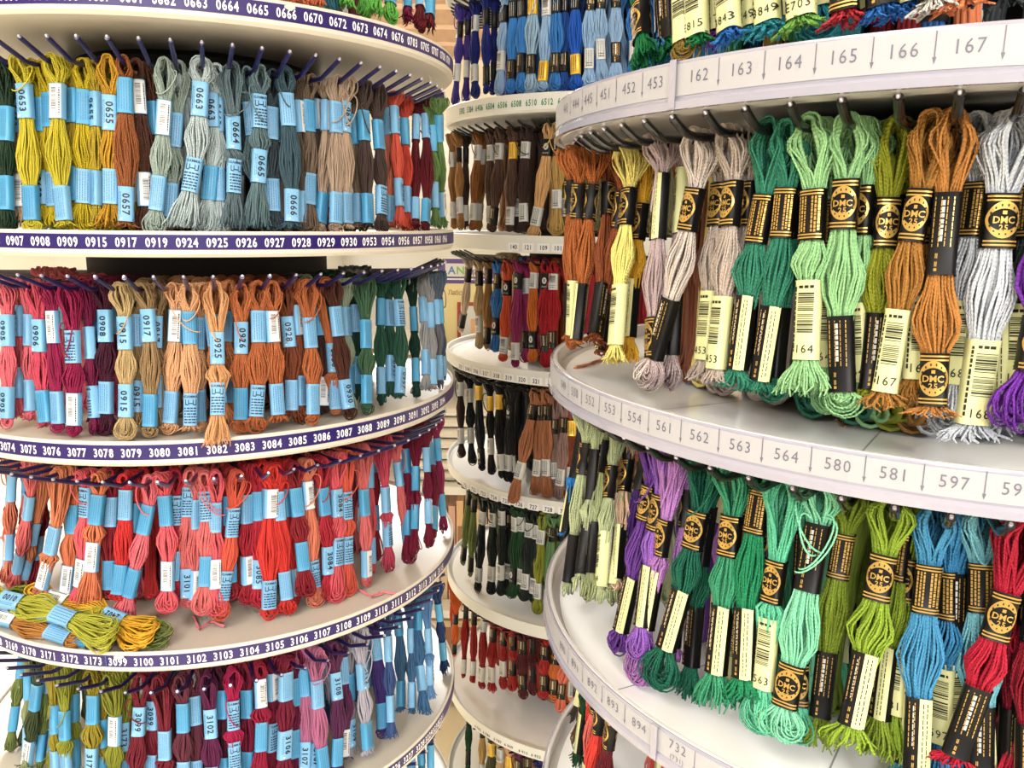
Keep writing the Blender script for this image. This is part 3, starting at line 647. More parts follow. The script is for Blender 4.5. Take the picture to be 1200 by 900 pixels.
def skein(P0, P1, yin, brand, color, U, Lb, tu=None, tl=None, seed=0, style='loop', w=1.0, bow=0.0, kick=0.0, yaw=0.0, twist=0.0, stray=0, lod=1, uh=None, lh=None, arch=.5):
    P0 = np.array(P0, float); P1 = np.array(P1, float); z = P0 - P1; L = np.linalg.norm(z); z /= L
    x = np.cross(yin, z); x /= np.linalg.norm(x); y = np.cross(z, x)
    c, s = math.cos(yaw), math.sin(yaw); x, y = c * x + s * y, -s * x + c * y
    e = link('thread_skein', None)
    e.matrix_world = Matrix(((x[0], y[0], z[0], P0[0]), (x[1], y[1], z[1], P0[1]), (x[2], y[2], z[2], P0[2]), (0, 0, 0, 1)))
    ku, tu_ = band_spec(U); kl, tl_ = band_spec(Lb)
    hu = uh or (BANDH.get(ku, BH[brand]['u']) if brand == 'B' else BH[brand]['u']); hl = lh or (BANDH.get(kl, BH[brand]['l']) if brand == 'B' else BH[brand]['l'])
    if kl == 'G' and brand == 'B': hl = .0235
    du = dict(A=.18, B=.22, C=.13)[brand]; dl = dict(A=.62, B=.63, C=.66)[brand]
    u0 = du + rnd.uniform(-.02, .02) if tu is None else tu; u0 = min(max(u0, .08), .45); u1 = u0 + hu / L
    l0 = dl + rnd.uniform(-.03, .03) if tl is None else tl; l1 = l0 + hl / L
    if l1 > .93: l1 = .93; l0 = l1 - hl / L
    if l0 < u1 + .06: l0 = u1 + .06; l1 = l0 + hl / L
    if l1 > .96: l1 = .96
    if brand == 'A': wt, wb, ww, we, sr = .0078, .0050, .0094, .0104, .00064
    elif brand == 'B': wt, wb, ww, we, sr = .0086, .0045, .0088, .0116, .00062
    else: wt, wb, ww, we, sr = .0078, .0058, .0108, .0092, .00085
    wt, wb, ww, we = wt * w, wb * w, ww * w, we * w
    me, cx = bundle(seed, L, u0, u1, l0, l1, wt, wb, ww, we, style, bow, PEGR[brand] + .0009, sr * (1 if lod else 1.45), arch, 22 if lod else 10, twist, kick, .66, stray)
    o = link('thread_bundle', me, e); col = tone(color); j = rnd.uniform(.93, 1.08); o.color = (min(col[0] * j, 1), min(col[1] * j, 1), min(col[2] * j, 1), 1)
    for nm, k, tx, t0, t1, hh in (('upper_band', ku, tu_, u0, u1, hu), ('lower_band', kl, tl_, l0, l1, hl)):
        if k == '0': continue
        ho = (t1 - t0) * L
        hw = wb + .0011; hd = wb * .62 + .0014
        b_ = link(nm, get_band(k, tx, hw, hd, hh), e); tm = (t0 + t1) / 2; xa, xb = float(cx(np.array([t0]))[0]), float(cx(np.array([t1]))[0])
        b_.location = ((xa + xb) / 2, 0, -L * tm)
        b_.rotation_euler = (0, math.atan2(xa - xb, ho), 0)
    return e

ROWNAME = {'A1': 'upper left row', 'A2': 'middle left row', 'A3': 'red left row', 'A4': 'lowest left row', 'A5': 'bottom left corner', 'A0': 'top left edge', 'B0': 'top right edge', 'B1': 'upper right row', 'B2': 'lower right row', 'B3': 'bottom right tray',
           'C0': 'blue middle row', 'C1': 'brown middle row', 'C2': 'multicoloured middle row', 'C3': 'dark brown middle row', 'C4': 'dark green middle row', 'C5': 'red middle row', 'C6': 'lowest middle row'}
NEXT = {'A0': 'A1', 'A1': 'A2', 'A2': 'A3', 'A3': 'A4', 'A4': 'A5', 'A5': 'A6', 'B0': 'B1', 'B1': 'B2', 'B2': 'B3', 'B3': 'B4', 'C0': 'C1', 'C1': 'C2', 'C2': 'C3', 'C3': 'C4', 'C4': 'C5', 'C5': 'C6', 'C6': 'C7'}
LABSTRIP = {'A0': 'A1', 'A1': 'A2', 'A2': 'A3', 'A3': 'A4', 'A4': 'A4', 'A5': 'A5', 'B0': 'B1', 'B1': 'B2', 'B2': 'B2', 'B3': 'B3', 'C0': 'C1', 'C2': 'C3', 'C3': 'C4', 'C4': 'C4', 'C5': None, 'C1': None, 'C6': None}
BANDWORD = {'N': 'numbered pale blue', 'P': 'pale blue', 'L': 'printed blue', 'B': 'barcoded', 'C': 'sky blue', 'D': 'sky blue', 'G': 'black and gold', 'T': 'gold lettered', 'K': 'black', 'J': 'black and cream', 'Y': 'barcoded cream', 'W': 'silver', 'O': 'oval marked black', 'Q': 'golden', 'X': 'black', '0': 'hidden'}
SKEINS = []       # (empty, tray, slot, colour, lower code, photo x)

def row(t, text):
    rk = t[0]; zp = peg_z(t); zf = floor_z(NEXT[t]); ph = TRAYS[t][3]
    for ln in text.strip().splitlines():
        q = ln.split()
        if not q or q[0] == '#': continue
        xt, xb = float(q[0]), float(q[1]); yb = None if q[2] == '-' else float(q[2]); slot = float(q[3]); color, U, Lb = q[4:7]
        uy = None if q[7] == '-' else float(q[7]); ly = None if q[8] == '-' else float(q[8])
        op = dict(v.split('=') for v in q[9:])
        r = RBEND[rk] - dict(A=.011, B=.019, C=.012, A3=.027, A4=.020, B2=.032).get(t, dict(A=.011, B=.019, C=.012)[rk]) - .0135 * slot
        for _ in range(40):         # towards the edge of the rack the photo shows the skeins nearer the peg tips
            cx, cy, R = RACK[rk]; edge = project(on(rk, math.atan2(cx, cy) * -1 + (1 if rk == 'A' else -1) * math.acos(min(r / math.hypot(cx, cy), 1)), r, zp))[0]
            if (xt > edge - 2 if rk == 'A' else xt < edge + 2) and r < R - .010: r += .001
        phi = bearing(rk, xt, zp, r)
        if 'phi' in op: phi = math.radians(float(op['phi']))
        n = round((math.degrees(phi) - ph) / 5); pk = math.radians(ph + 5 * n); lim = math.radians(2.1)
        phi = pk + min(max(phi - pk, -lim), lim)
        P0 = on(rk, phi, r, zp)
        Lmax = zp - zf - .003
        rbot = min(r + float(op.get('rb', dict(A=.020, B=.016, C=.010, A3=.018, A4=.028, B2=.028).get(t, dict(A=.020, B=.016, C=.010)[rk]))) + rnd.uniform(-.003, .003), RACK[rk][2] - .012 if 'rb' not in op else 1)
        over = 'rb' in op and float(op['rb']) > .02
        Ld = {'A': .158, 'B': .165, 'C': .150}[rk]
        if yb is None:
            z1 = zp - min(Ld + rnd.uniform(-.006, .006), Lmax); ph1 = bearing(rk, xb, z1, rbot)
        else:
            ph1, z1 = hit(rk, xb, yb, rbot)
            lo = zp - (.205 if over else min(Lmax, .19)); hi = zp - .095
            zc = min(max(z1, lo), hi)
            if zc != z1: z1 = zc; ph1 = bearing(rk, xb, z1, rbot)
        if 'phi' in op: ph1 = phi
        d = ph1 - phi; d = min(max(d, -.30), .30)
        P1 = on(rk, phi + d, rbot, z1)
        y0 = project(P0)[1]; y1 = project(P1)[1]
        tu = (uy - y0) / (y1 - y0) if uy else None; tl = (ly - y0) / (y1 - y0) if ly else None
        yin = np.array([-math.sin(phi), math.cos(phi), 0])
        style = op.get('s', 'loop' if (rk == 'C' or t == 'A3' or rnd.random() < .5) else 'fringe')
        lat = d * r
        bow = rnd.uniform(-.02, .02) - .10 * lat / max(zp - z1, .05)
        e = skein(P0, P1, yin, rk, color, U, Lb, tu, tl, seed=rnd.randrange(10**6), style=style, w=float(op.get('w', 1)) * rnd.uniform(.95, 1.06), bow=float(op.get('bow', bow)),
                  kick=0.0, yaw=float(op.get('yaw', rnd.uniform(-.25, .25) if slot < 1 else rnd.uniform(-.7, .7))), twist=rnd.uniform(-.7, .7), arch=float(op.get('a', rnd.uniform(.06, .26) if rk == 'B' else rnd.uniform(.10, .40))), stray=int(op.get('st', 1 if rnd.random() < .3 and slot < 1 else 0)), lod=1 if slot < 1.5 else 0)
        SKEINS.append((e, t, slot, color, U, Lb, project(P0)[0], math.degrees(phi + d)))

# photo column of the hanging point, photo column and row of the foot, depth along the peg, colour, upper band, lower band, band rows
row('A0', '''
350 345 12 0 orange P P - - s=fringe
372 367 14 0 orange P P - - s=fringe
392 390 10 1 teal-blue P P - -
408 404 14 0 bright-green P P - -
424 428 18 1 bright-green P C - -
440 440 22 0 bright-green P B - - s=fringe
452 458 24 0 bright-green P C - -
478 478 28 1 mulberry P C - -
490 492 34 0 wine-red P B - -
505 503 38 0 wine-red N0704 C - -
''')
row('A1', '''
8 8 - 0 bottle-green C0652 C 125 206
-6 -4 - 1 moss-green P C - -
16 25 - 1 putty N0653 B 118 -
28 38 - 0 lemon-yellow N0653 P 99 225
46 50 - 1 mustard-yellow C N0652 115 200
68 77 - 0 lemon-yellow B P 99 228
58 66 - 1 mustard-yellow C P - -
86 90 - 1 dark-mustard C C 104 -
98 97 - 1 mustard-yellow C P 106 -
113 113 - 1 golden-olive N0655 P 108 200
128 130 - 0 ochre N0655 P 112 198
146 148 - 0 russet-brown P N0657 92 243
160 172 - 1 dark-brown B B 84 -
174 178 - 2 dark-brown P P - -
195 180 - 0 grey-green B P 118 206
211 198 - 1 grey-green P P 133 215
236 212 - 0 pale-ice-blue N0663 L 97 185 s=fringe w=1.15 a=.9
247 240 - 1 pale-ice-blue N0663 P 110 195
254 257 - 1 pale-ice-blue N0663 P 115 196
262 265 - 2 dark-slate C C - -
270 273 - 0 slate-grey N0664 L 136 180
302 297 - 0 teal-grey L N0665 111 175 st=1
290 311 - 1 teal-grey P P - 215
318 322 - 1 dark-slate P P - 210
333 342 - 0 dark-teal P N0666 110 222
348 356 - 1 dark-taupe B P 118 227
359 361 - 1 taupe P P 118 -
371 376 - 2 dark-taupe B P 117 -
383 374 - 1 beige B P 118 233
392 393 - 0 beige P P 120 230
403 407 - 0 beige N0673 P 120 232 st=2
412 420 - 1 taupe P P - 235
424 432 - 0 umber C C 130 235
439 447 - 0 umber C L 141 218
452 457 - 1 salmon N0705 P 125 235
461 470 - 0 coral-red P N0705 122 210 s=fringe
473 478 - 0 vermilion C P 140 220
488 487 - 0 wine-red N0709 P 135 232
498 498 - 0 wine-red N0709 P 135 235
506 511 - 1 moss-green P P - -
514 521 - 0 moss-green C B 132 221
''')
row('A2', '''
8 8 - 0 rose-pink N0905 N0905 369 455
22 20 - 1 dusty-rose N0904 P 358 -
35 36 - 1 rose-pink P P 368 445
46 55 - 0 raspberry N0906 P 374 470
60 69 - 0 crimson B P 364 478
82 87 515 0 magenta L B 387 472 st=2
101 112 - 1 dark-magenta P L 383 452
112 116 - 2 dark-magenta P P - -
122 124 - 1 plum-black N0908 P 363 -
144 147 - 0 sand N0915 N0915 371 450
158 160 - 1 dark-sand P N0915 368 445
171 175 - 0 camel N0917 P 362 470
184 181 - 1 camel N0917 P 370 -
208 198 - 1 peach B P 363 468
220 223 - 0 peach P L 365 478 st=2
233 234 - 1 peach P P 372 477
252 254 530 0 apricot N0925 L 392 451 rb=.056 w=1.05 st=1
244 262 - 1 copper P P - -
265 270 - 2 copper P P - -
282 282 - 0 rust N0926 P 377 454
301 299 - 0 rust P L 364 451 w=1.1
316 327 - 0 rust B P 364 449 w=1.1
332 342 - 1 dark-rust N0928 P 371 445
345 352 - 1 dark-rust B P 357 440
358 367 - 0 rust P P 372 450
372 378 - 2 chocolate P B - 456
381 394 - 1 rust N0930 P 412 -
388 410 - 0 mahogany P N0930 359 464
402 411 - 1 pale-sage P P 360 -
414 418 - 2 deep-green P P - -
427 430 - 0 forest-green P P 375 443
446 447 - 1 pine-green P N0957 350 443
453 458 - 1 pine-green P N0957 352 -
464 468 - 0 pine-green L N0957 351 447
482 488 - 0 deep-green P C 360 421
494 500 - 1 light-grey B P - -
503 508 - 0 light-grey P B 355 445
509 516 - 1 mid-grey B L 350 440
513 523 - 0 steel-blue P P - 436
''')
row('A3', '''
-4 -8 - 0 dark-red P P - -
-22 -30 - 1 coral P P - -
-12 -22 - 0 salmon P B - -
4 -6 690 1.5 dark-red P P - -
28 16 690 1.5 burgundy P P - -
50 36 690 1.5 dark-red B P - -
12 6 690 0 coral N3072 P 575 675
22 22 690 1 olive-brown P P 573 615
40 13 690 0 pink-coral P P 574 640
56 27 697 1 light-orange P N3073 617 672
75 46 698 0 light-orange P B 614 670
88 76 705 1 orange-coral P B 590 672
101 90 715 0 watermelon L B 570 652
118 103 717 0 orange-coral P B 579 634
132 128 700 1 dark-red P P - 670
148 137 705 0 scarlet P P 573 670
160 152 710 1 scarlet P N3100 588 664
180 143 727 0 strawberry-pink P C 590 664
192 196 715 0 watermelon P B 580 656
205 200 705 1 cherry L P 580 645
221 219 710 1 pink-coral L N3101 570 668
232 228 712 1 pink-coral P B - 668
240 237 718 0 pink-coral L C 575 651
253 252 718 0 watermelon P B 588 654 st=2
277 257 726 0 coral-red L L 594 668
268 270 700 1 dark-red P P - -
288 291 705 1 cherry P B - 650
300 302 710 1 cherry P N3085 - 655
318 315 736 0 bright-red B L 572 683 w=1.15
308 312 715 1 bright-red P P 572 668
324 338 722 0 bright-red P P 575 668 w=1.05
332 348 714 1 scarlet C B 571 666
343 359 698 0 dark-red C C 571 634
357 371 710 0 salmon B L 563 655
375 385 702 0 cherry C N3084 571 640
393 394 708 0 watermelon N3084 L 573 630
404 407 702 0 coral-red L L 576 628
423 430 696 0 pink-coral P B 573 646
433 437 690 1 watermelon P P - 640
440 442 680 2 dark-red C C - -
447 456 682 0 raspberry P L 570 610
461 479 686 0 pink-coral P N3091 540 660 w=1.1
474 478 668 1 burgundy C C - -
487 484 650 1 burgundy C C 548 -
498 503 642 0 burgundy P B 525 586
508 507 632 1 burgundy C C - 595
520 531 622 0 mulberry P C 512 577
''')
row('A4', '''
-5 -10 - 0 olive-green C C - -
4 2 - 1 dark-olive C C - -
-16 -20 - 1 pale-olive P C - -
44 40 - 1.5 olive-green P C - -
70 60 - 1.5 olive P C - -
14 32 - 0 pale-olive C P 790 855 s=fringe
24 24 - 1 olive-green P N3171 - 855
36 38 - 2 dark-olive C P - -
49 30 - 0 dark-olive C B 800 868
60 46 - 1 olive-green P C - 878
65 66 - 0 olive-gold C P 826 880
77 81 - 0 olive C P 833 -
88 90 - 1 olive P C 812 -
110 105 - 0 olive-gold C N3172 - 875
122 118 - 1 olive-gold P C 840 -
135 130 - 0 olive B P 838 -
149 147 - 1 olive N3173 P 845 -
165 159 - 0 maroon N3099 P 827 -
178 174 - 1 maroon N3099 P 820 -
190 192 - 0 maroon P P 855 -
213 214 - 0 plum P P 823 -
226 230 - 1 plum P P 815 -
243 247 - 0 purple-plum N3102 P 830 -
257 260 - 1 plum-black C C - -
273 278 - 0 cerise L L 820 868
288 290 - 1 burgundy C C - -
304 299 - 0 garnet B P 793 846
318 314 - 1 burgundy B L 788 848
335 331 - 0 burgundy P N3106 775 855 w=1.2
344 342 - 1 dark-magenta P C - 855
352 356 - 1 mauve P N3107 783 868
361 366 - 1 mauve P N3107 785 874
371 381 - 0 mauve P P 796 880 w=1.1
390 394 - 0 aubergine N3108 P 788 865
398 402 - 1 aubergine P B - 865
406 411 - 1 ash-grey C N3109 790 843
421 432 - 0 lavender-grey N3112 P 776 845 st=3 w=1.15
436 448 893 1 violet P P - 843
453 459 872 0 denim-blue P P 745 815
463 470 862 1 slate-blue P P - 816
479 479 862 0 slate-blue N3113 P 738 806
490 492 852 1 mid-blue P P - 782
498 505 824 0 sky-blue P N3116 738 757
511 529 806 0 navy-blue P C - 750 bow=.02
''')
row('A5', '''
440 436 - 0 navy-blue C P - -
462 460 - 0 slate-blue C P - -
480 481 - 0 sky-blue C P - -
492 496 - 0 teal-blue C P - -
504 508 - 1 navy-blue C P - -
''')
row('B0', '''
752 756 85 0 metallic-green K G - 2 s=fringe w=1.25
770 776 78 1 dark-cornflower K K - -
790 786 76 1 metallic-green K K - -
806 802 72 0 olive-brown G Y - -20
828 818 66 0 metallic-green G YE815 - -2 s=fringe w=1.2
842 839 62 1 metallic-violet G YE3837 - 0 s=fringe
858 856 60 0 metallic-blue G Y3843 - -4 s=fringe w=1.15
880 878 56 1 metallic-teal G Y3849 - -6 s=fringe w=1.1
900 902 52 0 metallic-teal G Y3849 - -6 s=fringe w=1.1
918 920 50 1 metallic-teal K J - -
945 941 48 0 metallic-lime G YE703 - -16 s=fringe w=1.2
962 962 44 1 metallic-teal G Y3849 - -
995 990 42 0 metallic-red K G - -10 s=fringe w=1.1
1018 1016 38 1 metallic-red G Y - -14 s=fringe
1038 1036 37 0 metallic-blue K K - -20 s=fringe w=1.2
1062 1060 34 1 metallic-blue G YE825 - -14 s=fringe w=1.2
1100 1097 30 0 ecru K K - -30 s=fringe w=1.2
1134 1132 26 0 metallic-orange K G - -34 s=fringe w=1.4
1165 1160 20 1 charcoal G G - -
1190 1186 18 1 charcoal K K - -
''')
row('B1', '''
668 653 404 0 cinnamon G K 210 331
681 670 408 1 cinnamon G Y 213 329
699 674 414 0 cinnamon G J 217 338
714 695 410 1 dark-cinnamon G K 215 335
728 706 414 1 dark-cinnamon G K 222 350
736 702 425 0 dark-cinnamon G J 222 361
743 719 436 0 lemon G Y 221 334 s=fringe
760 734 434 1 amber G J 238 326
778 764 450 0 mauve-grey J G 204 372
802 786 453 1 mauve-grey Y K 198 344 s=loop
826 756 453 0 pale-oyster G K 216 342 s=loop w=1.12
850 822 457 1 oyster G Y453 214 340 s=fringe
864 836 460 0 oyster G Y453 212 346 s=fringe
884 852 455 1 oyster G K 213 365
912 860 466 0 jade-green T J 226 344 s=fringe
930 886 473 0 jade-green T J 218 355 s=fringe
942 905 470 1 jade-green G K 222 358
958 942 475 0 spring-green T Y164 222 328 s=fringe w=1.12
976 963 476 1 spring-green T Y164 234 338 s=fringe
998 988 482 0 spring-green G K 209 376 s=loop w=1.12
1020 1009 480 1 spring-green G Y164 216 354 s=fringe
990 972 480 2 spring-green G J - 360
1048 1018 478 1 olive-lime G K 231 375
1064 1040 480 2 olive-lime K Y - 380
1092 1031 492 0 bronze G Y167 219 359 s=fringe
1102 1069 486 1 bronze G Y167 225 346 s=fringe
1121 1092 500 0 gold-brown K G 225 431 s=fringe
1140 1110 505 2 silver-blue T Y168 228 -
1156 1116 505 1 silver-blue T Y168 212 350 s=fringe
1184 1133 530 0 silver-blue G Y168 223 392 s=fringe w=1.25 rb=.012
1188 1170 520 1 silver-blue T J 240 370 s=fringe
1222 1192 480 1 charcoal T Y170 - 362 s=fringe
1245 1196 500 0 royal-purple G G 180 - s=loop w=1.2
''')
row('B2', '''
679 661 632 1 azure K J - -
692 664 695 0 sage G K 517 637 s=loop
702 679 690 1 sage K K - 615
713 690 700 1 dark-sage G K 517 - s=loop
727 702 706 0 sage G Y524 549 637 s=loop
740 718 705 1 dark-sage G Y - -
746 726 702 1 pale-peach G J 542 622
765 720 712 1 deep-violet G J - 650
772 722 762 0 purple G J 566 672 s=loop
786 748 770 0 amethyst G J 580 664 s=loop
796 746 800 0 orchid G J 606 660 s=loop
812 788 780 1 dark-orchid G K - - s=loop
832 768 800 0 evergreen G J 595 686 s=loop w=1.1
842 806 832 1 evergreen K K - 712 s=fringe
866 834 838 0 emerald G J 604 710 s=fringe w=1.15
880 862 836 1 emerald G Y - 720 s=fringe
896 870 832 0 shamrock T J 560 714 s=fringe w=1.05
908 884 836 1 emerald G J - - s=fringe
928 891 855 0 mint G Y563 657 724 s=loop
948 934 866 1 mint K G - 776 s=loop
966 912 862 0 pale-mint K G 612 775 s=loop w=1.15 st=4
1000 956 886 1 leaf-green T K 624 761 s=fringe
1048 990 885 0 lime-green G J 648 762 s=fringe w=1.2
1066 1024 896 1 leaf-green T J 624 755 s=fringe
1078 1046 900 1 lime-green G Y581 - 750 s=fringe
1096 1072 - 0 cornflower T J 660 815 s=fringe w=1.1
1088 1060 - 1 cornflower T J 645 - s=fringe
1108 1098 - 1 dark-cornflower T Y597 - 780 s=fringe
1124 1120 - 1 dark-cornflower K Y - 767 s=fringe
1150 1147 - .7 aqua T K 658 - s=fringe w=1.1
1160 1158 - 1 aqua G J - - s=fringe
1202 1112 906 -.6 carmine G K 690 800 s=fringe w=1.05 rb=.019 st=0
1190 1178 - 1 dark-carmine G J 656 - s=fringe
1215 1186 - 1 carmine G J - 775 s=fringe
1225 1205 - 0 dark-carmine G J - - s=fringe
''')
row('B3', '''
690 683 - 0 espresso G Y - - s=fringe phi=-115 rb=.02
700 690 - 0 olive-umber G Y - - s=fringe w=1.2 phi=-110 rb=.012
704 694 - 1 olive-umber K G - - s=fringe phi=-105
708 700 - 0 fir-green K J - - s=fringe phi=-100
726 722 - 0 coral-pink G Y - - s=fringe phi=-95 rb=.0
744 739 - 0 red G Y - - s=fringe phi=-90 rb=.0
760 757 - 0 coral-pink G J - - s=loop phi=-85
778 774 - 0 red G Y - - s=fringe phi=-80
796 790 - 0 wine-red G J - - s=fringe phi=-75
''')
row('C0', '''
540 533 122 0 indigo X W - 75
549 546 118 0 indigo X W - 72
558 557 113 0 ink-blue W W - 76
570 570 110 0 ink-blue X K - 78
580 578 110 1 ink-blue X K - -
592 585 110 0 baby-blue X W - 60
603 598 108 0 cobalt X K - 70
612 610 107 0 cobalt X K - 63
625 622 108 0 grey-blue Q K - 64
641 635 106 0 baby-blue W Q - 72
653 650 105 0 cobalt X K - 62
662 660 105 1 dark-cobalt X K - -
675 675 104 0 royal-blue X Q - 64
694 690 102 0 baby-blue K W - 57
706 706 98 0 baby-blue K W - 46
722 722 94 0 baby-blue K K - 50
743 742 90 0 cobalt K W - 48
''')
row('C1', '''
530 532 268 0 tan W W 178 236
537 540 268 0 tan K W - 232
546 546 268 0 espresso K W - 244
562 554 270 0 caramel W W 170 238
569 561 270 1 tan W W - 238
576 575 270 0 taupe-brown W W 170 245
587 577 272 0 taupe-brown W K 168 258
602 597 272 0 taupe-brown Q W 167 243
618 614 272 0 black-brown W W 166 238
610 607 272 1 black-brown K W - -
644 624 278 0 honey O W 163 242 w=1.15
653 652 276 0 straw K W 163 222 w=1.1
664 662 272 1 khaki K W - -
''')
row('C2', '''
550 539 388 0 cream K X 313 368
562 562 408 0 fawn X W 318 -
573 571 410 0 tan K K 312 390
584 580 412 0 cobalt K O - 372
595 589 424 0 flame-red O W 328 394
609 604 430 0 fuchsia O W 320 401 w=1.1
617 616 424 1 fuchsia W K - -
627 625 424 0 pumpkin W O 318 388
639 640 430 0 ruby O K 316 -
649 647 430 0 ruby W K 320 -
''')
row('C3', '''
540 541 536 0 black-brown W W - 502
551 553 545 0 blue-black W W 456 502
561 565 552 0 blue-black Q O 452 530
574 576 556 0 ink-black Q W 464 513
585 588 560 0 ink-black Q W 462 532
600 595 564 0 ink-black O W 474 532
592 602 566 1 black-brown K W - 534
628 600 589 0 terracotta K W 474 541 rb=.048 w=1.05
634 626 580 0 terracotta K W 474 537
642 640 582 0 terracotta K W 474 537
652 650 584 1 pinkish-taupe K W 490 -
662 654 586 0 pinkish-taupe K W 488 548
670 668 588 0 brick Q W 492 -
''')
row('C4', '''
551 542 662 0 olive-green K K - 646
557 551 676 0 olive-green K K - 652
568 560 696 0 green-black W W 598 664
578 575 696 0 green-black W W 600 662
588 586 698 0 green-black W W 597 660
597 594 698 1 ink-black K W - -
604 600 700 0 fir-green W O 605 664
611 610 700 0 fir-green W W 605 -
622 614 704 0 green-black W W 612 671
629 624 706 0 green-black W W 614 676
637 629 719 0 olive W W 620 682
647 641 716 0 sage-green K W - 690
656 656 716 1 sage-green K W - -
''')
row('C5', '''
527 524 748 0 orange-red K K - 738
535 530 768 0 tangerine K K 716 765
547 543 795 0 deep-red K W - 774
556 554 800 0 deep-red K W - 773
567 564 806 0 deep-red W W 718 780
579 576 810 0 deep-red K W - 781
591 590 806 0 deep-red K W - 774
601 600 808 0 deep-red K K - 772
613 613 816 0 oxblood K K - -
625 624 812 1 oxblood K O - 780
639 637 816 0 deep-red K K - 790
653 648 819 0 dull-orange K K - 795
664 656 832 0 soft-salmon K K - 800
672 670 820 1 light-peach K W - -
680 676 815 0 rose-pink K K - -
''')
row('C6', '''
550 548 - 0 fir-green K K - -
566 564 - 1 straw K W - -
576 574 - 0 khaki Q K - -
586 585 - 0 fawn W K - -
598 597 - 0 light-peach Q W - -
609 607 - 0 purple-plum K K - -
619 618 - 1 purple-plum K W - -
631 630 - 0 ink-blue K K - -
''')

# loose skeins lying on the 3099 tray
ZF = floor_z('A4')
def lying(ax, ay, bx, by, dz, color, U, Lb, tu, tl, lab, w=1.0, st=0, dzb=None):
    P0 = at_height(ax, ay, ZF + dz); P1 = at_height(bx, by, ZF + (dz if dzb is None else dzb))
    e = skein(P0, P1, np.array([0, .62, -.78]), 'A', color, U, Lb, tu, tl, seed=rnd.randrange(10**6), style='loop', w=w, bow=rnd.uniform(-.03, .03), twist=.4, stray=st)
    tag(e, lab, 'thread skein', 'loose skeins lying on the 3099 tray')
lying(-40, 716, 92, 752, .006, 'gold-brown', 'B', 'P', .26, .80, 'tan skein lying at the front of the tray above number 3170', 1.2)
lying(-25, 712, 132, 758, .006, 'beige', 'P', 'P', .22, .70, 'beige skein lying between the tan and the lime skeins above 3171', 1.1)
lying(38, 706, 196, 751, .007, 'olive-green', 'P', 'P', .25, .5, 'dark olive skein with looped end at right of the loose pile', 1.3)
lying(20, 700, 186, 745, .008, 'leaf-green', 'P', 'P', .22, .5, 'green olive skein whose looped end sticks out under the orange one', 1.3)
lying(-28, 695, 132, 747, .022, 'citron', 'NOO1O'.replace('O', '0'), 'P', .20, .58, 'lime green skein lying on top with band numbered 0010', 1.4)
lying(-40, 690, 118, 733, .020, 'citron', 'P', 'P', .25, .60, 'lime green skein lying behind the one numbered 0010', 1.35)
lying(44, 697, 178, 743, .021, 'amber', 'B', 'N2402', .10, .60, 'orange yellow skein lying over the pile, band reading upside down', 1.45)
lying(60, 722, 165, 750, .012, 'amber', 'B', 'B', .2, .34, 'orange yellow skein half hidden under the brighter orange one', 1.2)

# thread ends lying on the trays
M.update(thread_orange=mat('orange_thread', (205, 130, 80), .6), thread_pink=mat('pink_thread', (222, 120, 130), .6), thread_brown=mat('brown_thread', (130, 100, 70), .6))
def loose(t, pts, k, lab, n=4):
    zf = floor_z(t) + .0022; P = [at_height(x, y, zf) for x, y in pts]; b = MB()
    for i in range(n):
        off = np.array([rnd.gauss(0, .0012), rnd.gauss(0, .0012), .0009 * (i % 2)]); q = []
        for s in range(len(P) - 1):
            for f in (0, .25, .5, .75): q.append(P[s] * (1 - f) + P[s + 1] * f + off + np.array([rnd.gauss(0, .0006), rnd.gauss(0, .0006), 0]))
        q.append(P[-1] + off * 1.5); b.tube(q, .0007, k, 5)
    tag(b.build('loose_thread', None, 60), lab, 'thread')
loose('B2', [(674, 431), (690, 427), (708, 420)], 'thread_orange', 'loose orange thread end lying on the white tray under the yellow skein')
loose('B2', [(984, 494), (992, 489), (1001, 494), (990, 499)], 'thread_brown', 'small tuft of brown thread fluff on the tray above number 564', 5)
loose('A4', [(418, 690), (436, 700), (450, 694), (468, 697), (476, 692)], 'thread_pink', 'loose pink threads lying on the cream tray above number 3109', 3)
loose('A4', [(226, 722), (233, 738), (247, 728), (262, 734)], 'thread_pink', 'loose pink thread curled on the cream tray above number 3102', 2)

